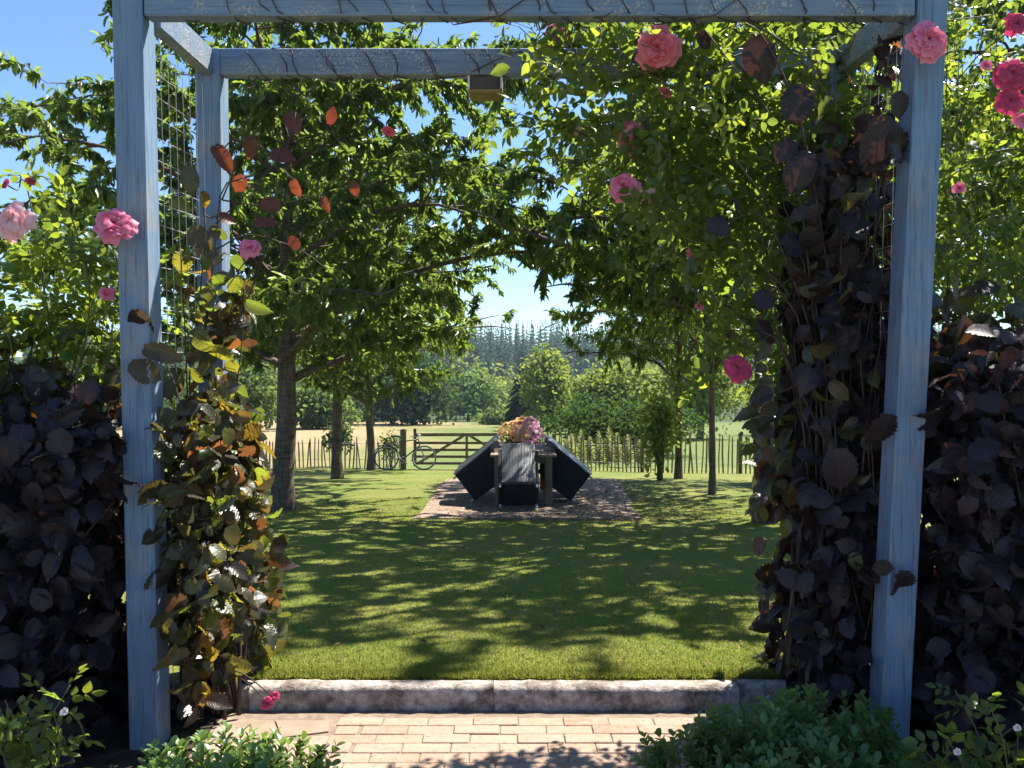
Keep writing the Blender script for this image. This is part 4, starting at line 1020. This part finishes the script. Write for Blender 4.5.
for nm, (mn, cc, sd) in cols.items():
    mt = leaf_mat(mn, cc, [tuple(min(1, k * 1.2) for k in c) for c in cc], .35, .6, .2); lv = Leaves()
    p, o = mass(rs, 330, (sd * .05, 0, .22), (.285, .27, .25), .05, .6, 3)
    pr = rs.rand(len(p)); kk = (p[:, 2] > .10) & ((p[:, 0] * sd > -.03 + .12 * (pr - .5)) if sd else (np.abs(p[:, 0]) < .14))
    p, o = p[kk], o[kk]; n_ = len(p); t_ = norm(np.cross(o, rs.randn(n_, 3)))
    lv.extend(p + o * .012, t_, o + rs.randn(n_, 3) * .3, .06 + .02 * rs.rand(n_), .06 + .02 * rs.rand(n_)); tag(lv.build(nm, mt, fp, T_FL), kind='stuff')

# ------------------------------------------------------------------ gate, posts, fences, bicycle
M['fence_wood'] = simple_mat('grey_brown_oak', (.10, .075, .055), (.22, .175, .13), 6, .85, .2, .6, .01, (8, 8, 1.2))
M['gate_wood'] = simple_mat('gate_oak', (.10, .07, .05), (.21, .155, .11), 6, .85, .2, .6, .01)
GY = 22.4; gz = Zt(GY)
gx0, gx1 = P(414, 450, GY).x, P(414, 450, GY).x + 3.0
g = thing('field_gate', 'wooden five bar field gate with diagonal braces, at the end of the lawn', 'gate', (gx0, GY, gz))
for z in (.17, .36, .55, .75, .98):
    MB().beam((.04, 0, z), (2.98, 0, z + rg.uniform(-.01, .01)), .03, .075 if z < .9 else .09, bev=.004).build('rail', M['gate_wood'], g)
for x, h in ((.03, 1.12), (2.97, 1.05)): MB().box((x, -.002, h / 2 + .06), (.08, .075, h - .05), bev=.006).build('stile', M['gate_wood'], g)
for a, b in (((.10, .16), (1.42, .96)), ((1.58, .96), (2.9, .16))): MB().beam((a[0], -.035, a[1]), (b[0], -.035, b[1]), .022, .075, bev=.003).build('brace', M['gate_wood'], g)
MB().box((1.5, -.034, .57), (.075, .024, .86), bev=.003).build('upright', M['gate_wood'], g)
for z in (.25, .93): MB().tube([(-.1, -.02, z), (.12, -.055, z)], .012, 6).build('hinge', M['steel'], g)
x = P(403, 450, GY - .1).x
def gate_post(x, y, h, lb):
    z = Zt(y); t = thing('gate_post', lb, 'post', (x, y, z), .1, 'gate posts')
    MB().box((0, 0, h / 2 - .1), (.17, .17, h + .2), bev=.012).build('shaft', M['fence_wood'], t)
    MB().lathe([(.12, 0), (.10, .02), (.0, .05)], (0, 0, h), 4).build('top', M['fence_wood'], t)
gate_post(x, GY - .05, 1.10, 'square weathered gate post with the bicycle leaning on it')
gate_post(gx1 + .12, GY - .05, 1.08, 'square gate post at the latch end, behind the chairs')

def paling_fence(label, xa, xb, ya, yb, h, step, seed):
    rg = random.Random(seed); n = int(round((xb - xa) / step)); z0 = Zt(ya)
    f = thing('paling_fence', label, 'fence', (xa, ya, z0), 0, 'chestnut paling fences')
    def pt(x): t = (x - xa) / (xb - xa); return Vector((x - xa, (yb - ya) * t, Zt(ya + (yb - ya) * t) - z0))
    for i in range(n + 1):
        q = pt(xa + (xb - xa) * i / n); hh = h + rg.uniform(-.09, .07); lean = rg.gauss(0, .035); w_ = rg.uniform(.026, .042)
        mb = MB(); a = q + Vector((0, 0, -.05)); b = q + Vector((lean, rg.gauss(0, .015), hh)); c = q + Vector((lean * 1.08, 0, hh + .06))
        mb.tube([a, a.lerp(b, .5) + Vector((rg.gauss(0, .008), 0, 0)), b, c], [w_ * .55, w_ * .6, w_ * .5, .004], 5); mb.build('pale', M['fence_wood'], f)
    wr = MB()
    for z in (.25, .72): wr.tube([pt(xa + (xb - xa) * i / 20) + Vector((0, .0, z + .012 * math.sin(i * 1.7))) for i in range(21)], .006, 4)
    wr.build('wire', M['steel'], f)
    k = 0; x = xa + .4
    while x < xb:
        q = pt(x); MB().tube([q + Vector((0, .07, -.1)), q + Vector((0, .07, h + .1))], .055, 8).build('fence_post', M['fence_wood'], f); x += 2.3
fa = P(200, 450, 23.0).x; fb = P(399, 450, 22.6).x
paling_fence('chestnut paling fence of uneven thin pales left of the field gate', fa, fb, 23.2, 22.6, .80, .112, 101)
paling_fence('chestnut paling fence of uneven thin pales right of the table, tall weeds behind', P(540, 450, 22.4).x, P(800, 450, 20).x, 22.4, 19.2, .92, .10, 102)

def bicycle(loc_, rz, lean, label):
    t = thing('bicycle', label, 'bicycle', loc_, 0); t.rotation_euler = (lean, 0, rz)
    M['rubber'] = simple_mat('tyre_rubber', (.05, .05, .05), (.09, .09, .085), 20, .8); M['rim'] = simple_mat('alloy', (.45, .45, .45), (.6, .6, .6), 20, .35, .6)
    M['frame_paint'] = simple_mat('dark_bike_paint', (.03, .035, .04), (.05, .055, .06), 10, .35, .6); M['leather'] = simple_mat('black_saddle', (.02, .02, .02), (.04, .04, .04), 20, .5)
    W = .345; ra = Vector((-.52, 0, W)); fa_ = Vector((.52, 0, W))
    for c in (ra, fa_):
        w_ = MB().torus(c, W - .016, .016).build('wheel_tyre', M['rubber'], t, True); w_.name = 'wheel'
        rim = MB().torus(c, W - .038, .010).build('rim', M['rim'], w_, True)
        sp = MB()
        for k in range(14): a = 2 * math.pi * k / 14; sp.tube([c, c + Vector((math.cos(a) * (W - .04), .012 * (-1) ** k, math.sin(a) * (W - .04)))], .0022, 3)
        sp.tube([c + Vector((0, -.05, 0)), c + Vector((0, .05, 0))], .02, 8); sp.build('spokes', M['rim'], w_)
    bb = Vector((-.08, 0, .29)); st = Vector((-.22, 0, .82)); hd = Vector((.36, 0, .86)); hl = Vector((.40, 0, .70)); f = MB()
    for a, b, r_ in ((bb, st, .016), (st + Vector((.01, 0, -.04)), hd, .015), (bb, hl, .018), (hd, hl, .018)): f.tube([a, b], r_, 8)
    for s_ in (-1, 1): f.tube([bb + Vector((0, s_ * .03, 0)), ra + Vector((0, s_ * .05, 0))], .010, 6); f.tube([st + Vector((0, s_ * .02, -.06)), ra + Vector((0, s_ * .05, 0))], .008, 6)
    f.build('frame', M['frame_paint'], t, True)
    k = MB()
    for s_ in (-1, 1): k.tube([hl + Vector((0, s_ * .02, 0)), hl + Vector((.02, s_ * .045, -.06)), fa_ + Vector((-.02, s_ * .05, .08)), fa_ + Vector((0, s_ * .05, 0))], .010, 6)
    k.build('fork', M['frame_paint'], t, True)
    h = MB(); h.tube([hd, hd + Vector((-.02, 0, .09)), hd + Vector((.05, 0, .11))], .012, 6)
    h.tube([hd + Vector((-.02, -.29, .12)), hd + Vector((.05, -.2, .13)), hd + Vector((.06, 0, .11)), hd + Vector((.05, .2, .13)), hd + Vector((-.02, .29, .12))], .012, 6); h.build('handlebar', M['rim'], t, True)
    s = MB(); s.tube([st, st + Vector((-.03, 0, .10))], .012, 6); s.build('seat_post', M['rim'], t)
    s = MB(); q = st + Vector((-.05, 0, .12)); vs = []
    for x, w2, z in ((-.13, .075, .015), (-.09, .08, .02), (0, .04, .01), (.08, .022, .01), (.14, .018, .0)): vs += [q + Vector((x, -w2, z)), q + Vector((x, 0, z + .022)), q + Vector((x, w2, z)), q + Vector((x, 0, z - .03))]
    s.add(vs, [(i * 4 + j, i * 4 + (j + 1) % 4, i * 4 + 4 + (j + 1) % 4, i * 4 + 4 + j) for i in range(4) for j in range(4)] + [(3, 2, 1, 0), (16, 17, 18, 19)]).build('saddle', M['leather'], t, True)
    c = MB().torus(bb, .09, .006, n=20, m=4); 
    for s_ in (-1, 1): c.tube([bb + Vector((0, s_ * .06, 0)), bb + Vector((s_ * .12, s_ * .07, -s_ * .11))], .008, 5); c.box(bb + Vector((s_ * .12, s_ * .11, -s_ * .11)), (.08, .07, .02))
    c.build('crank', M['rim'], t)
    m_ = MB()
    for c0, a0, a1 in ((ra, .3, 2.6),):
        ps = [c0 + Vector((math.cos(a) * (W + .025), 0, math.sin(a) * (W + .025))) for a in [a0 + (a1 - a0) * i / 12 for i in range(13)]]; m_.tube(ps, .014, 5)
    m_.build('mudguard', M['frame_paint'], t, True)
bx_ = P(405, 460, 21.9).x
bicycle((bx_, 21.95, Zt(21.95)), R(3), R(-7), 'old dark bicycle leaning against the gate post and gate')

# tall weeds beyond the right fence
rs = np.random.RandomState(111); rg = random.Random(111)
def weed(px, ptop, d, i):
    b = P(px, 460, d); z0 = Zt(d); h = P(px, ptop - 7, d).z - z0
    t = thing('tall_weed', None, 'plant', (b.x, d, z0), rg.uniform(0, 6), 'tall pale weed spikes behind the right fence'); t['label'] = 'tall pale spike of weed standing behind the right paling fence'
    MB().tube([(0, 0, 0), (.02, 0, h * .5), (rg.uniform(-.05, .05), 0, h)], [.016, .012, .004], 5).build('stem', M['green_cane'], t)
    lv = Leaves()
    for k in range(70):
        f = k / 69; z = h * (.05 + .95 * f); a = k * 2.4; L_ = .24 * (1 - f) ** .7 + .05
        lv.add((0, 0, z), (math.cos(a), math.sin(a), .5 if f < .6 else .9), (rs.randn() * .3, rs.randn() * .3, 1), L_, L_ * .45)
    lv.build('foliage', M['weed'], t)
for i, (px, pt_) in enumerate(((572, 441), (581, 437), (590, 444), (599, 439), (609, 434), (617, 440), (628, 442), (605, 446), (640, 447), (566, 446), (650, 449), (586, 448))): weed(px, pt_, 23.2 + (i % 3) * .5, i)

# ------------------------------------------------------------------ trees and woods beyond
def far_tree(name, label, px, ptop, pbot, wpx, d, mat, seed, n=2600, L=None, group=None, cat='tree', trunk=True):
    n = int(n * 1.9); pbot += 6
    cen = P(px, (ptop + pbot) / 2, d); z1 = P(px, ptop, d).z; zg = Zt(d); zb = max(P(px, pbot, d).z, zg) if trunk else zg
    r = ((wpx / 2) * d / F, (wpx / 2) * d / F, (z1 - zb) / 2); L = L or d * 4.6 / F
    return bush(name, label, cat, (cen.x, d, (z1 + zb) / 2), r, n, L, mat, seed, group, 1 if trunk else None, z0=zg, k=1.2)
FT = 'trees beyond the field'
far_tree('broadleaf_tree', 'large dark green broadleaf tree at the far edge of the field', 413, 352, 430, 100, 74, M['oak'], 121, 4200, group=FT)
far_tree('broadleaf_tree', 'mid green tree to the right of the large dark tree across the field', 468, 372, 430, 60, 96, M['ash'], 122, 2600, group=FT)
far_tree('broadleaf_tree', 'bright green tree rising behind the flower bowl', 552, 345, 440, 66, 60, M['lime'], 123, 3600, group=FT)
far_tree('broadleaf_tree', 'yellow green tree behind the tall weeds, right of the bowl', 612, 362, 445, 84, 52, M['lime'], 124, 4000, group=FT)
far_tree('broadleaf_tree', 'round mid green tree in the gap between the two left trunks', 318, 372, 440, 70, 62, M['ash'], 125, 3000, group=FT)
far_tree('broadleaf_tree', 'broad green tree seen between the copper vine and the nearest left trunk', 245, 352, 446, 96, 56, M['ash'], 126, 3600, group=FT)
far_tree('broadleaf_tree', 'bright leafy tree between the two thin right trunks', 700, 335, 450, 90, 44, M['lime'], 127, 3600, group=FT)
far_tree('broadleaf_tree', 'dark broad tree at the far left behind the purple shrub and rose', 110, 330, 450, 150, 60, M['oak'], 128, 3600, group=FT)
far_tree('broadleaf_tree', 'light green tree showing through the climber at the right', 830, 300, 450, 150, 50, M['ash'], 129, 3600, group=FT)
far_tree('hedge', 'dark overgrown hedge behind the right fence and tall weeds', 630, 397, 455, 150, 30, M['laurel'], 130, 5200, cat='hedge', trunk=False, L=.16)
far_tree('hedge', 'low grey green hedge between the bright trees across the field', 505, 405, 436, 60, 80, M['ash'], 131, 1800, cat='hedge', trunk=False)
far_tree('hedge', 'low dark hedge behind the left paling fence at the field corner', 350, 405, 434, 110, 88, M['oak'], 134, 2200, cat='hedge', trunk=False)

def conifer(A, rs, base, h, r, tiers, per, fill=.9):
    """tiers of drooping boughs springing from the stem, overlapping like skirts"""
    for t in range(tiers):
        f = (t + .3) / tiers; z = h * (.10 + .90 * f); rr = r * (1 - f) ** .8 + .05 * r
        n = max(int(per * (1 - f * .5)), 5); a = (np.arange(n) + rs.rand()) * 6.283 / n + rs.randn(n) * .15
        p = np.tile([base[0], base[1], base[2] + z], (n, 1)) + rs.randn(n, 3) * [.0, .0, h * .012]
        dr = -.55 + .15 * rs.randn(n); d = np.stack([np.cos(a), np.sin(a), dr], 1); l = rr * (.8 + .5 * rs.rand(n)) * 1.1
        A.extend(p, d, np.tile([0, 0, 1.0], (n, 1)) + rs.randn(n, 3) * .15, l, l * fill)
    A.extend(np.array([[base[0], base[1], base[2] + h * .9]]), np.array([[0, 0, 1.0]]), np.array([[1.0, 0, 0]]), np.array([h * .13]), np.array([r * .16]))
# belt of broadleaf wood along the foot of the hill
rs = np.random.RandomState(140); rg = random.Random(140); A = Leaves()
for k in range(60):
    y = rg.uniform(104, 150); x = -95 + 190 * (k + rg.random()) / 60; h = rg.uniform(4.5, 9) + (y - 104) * .06; zg = Zt(y)
    for j in range(3):
        p, o = mass(rs, 330, (x + rg.gauss(0, 1.5), y, zg + h * (.35 + .15 * j)), (rg.uniform(2.6, 4), 3, h * rg.uniform(.35, .5)), .3, 1.3, k * 3 + j); mass_leaves(A, rs, p, o, .62, .7, .25, .6, .5, .6)
tag(A.build('broadleaf_wood', M['lime']), 'belt of mid green broadleaf wood along the foot of the hill', 'wood', kind='stuff')
rs = np.random.RandomState(141); rg = random.Random(141)
sp = P(523, 352, 70); zg = Zt(70)
t = thing('spruce_tree', 'single dark spruce standing above the bright trees before the wood', 'tree', (sp.x, 70, zg)); A = Leaves()
conifer(A, rs, (0, 0, 0), sp.z - zg, 2.1, 20, 11, .38); A.build('crown', M['spruce'], t); MB().tube([(0, 0, -.3), (0, 0, (sp.z - zg) * .95)], [.18, .03], 7).build('trunk', M['bark_far'], t)
A = Leaves()
for k in range(1300):
    y = 235 + 190 * rg.random() ** .9; x = rg.uniform(-1, 1) * (60 + .42 * y); h = rg.uniform(15, 22)
    conifer(A, rs, (x, y, Zt(y) - .5), h, rg.uniform(2.0, 3.0), 12, 7)
tag(A.build('conifer_wood', M['spruce']), 'blue green conifer wood covering the far hillside', 'wood', kind='stuff')

# air: everything stands inside one box of thin haze
m, nt, out = new_mat('haze_air')
pv = nd(nt, 'ShaderNodeVolumePrincipled', {'Color': (.62, .79, 1.0, 1), 'Density': .00032, 'Anisotropy': .2})
nt.links.new(pv.outputs[0], out.inputs['Volume'])
HZ = MB().box((0, 275, 17), (1000, 760, 56)).build('haze', m); HZ['kind'] = 'stuff'
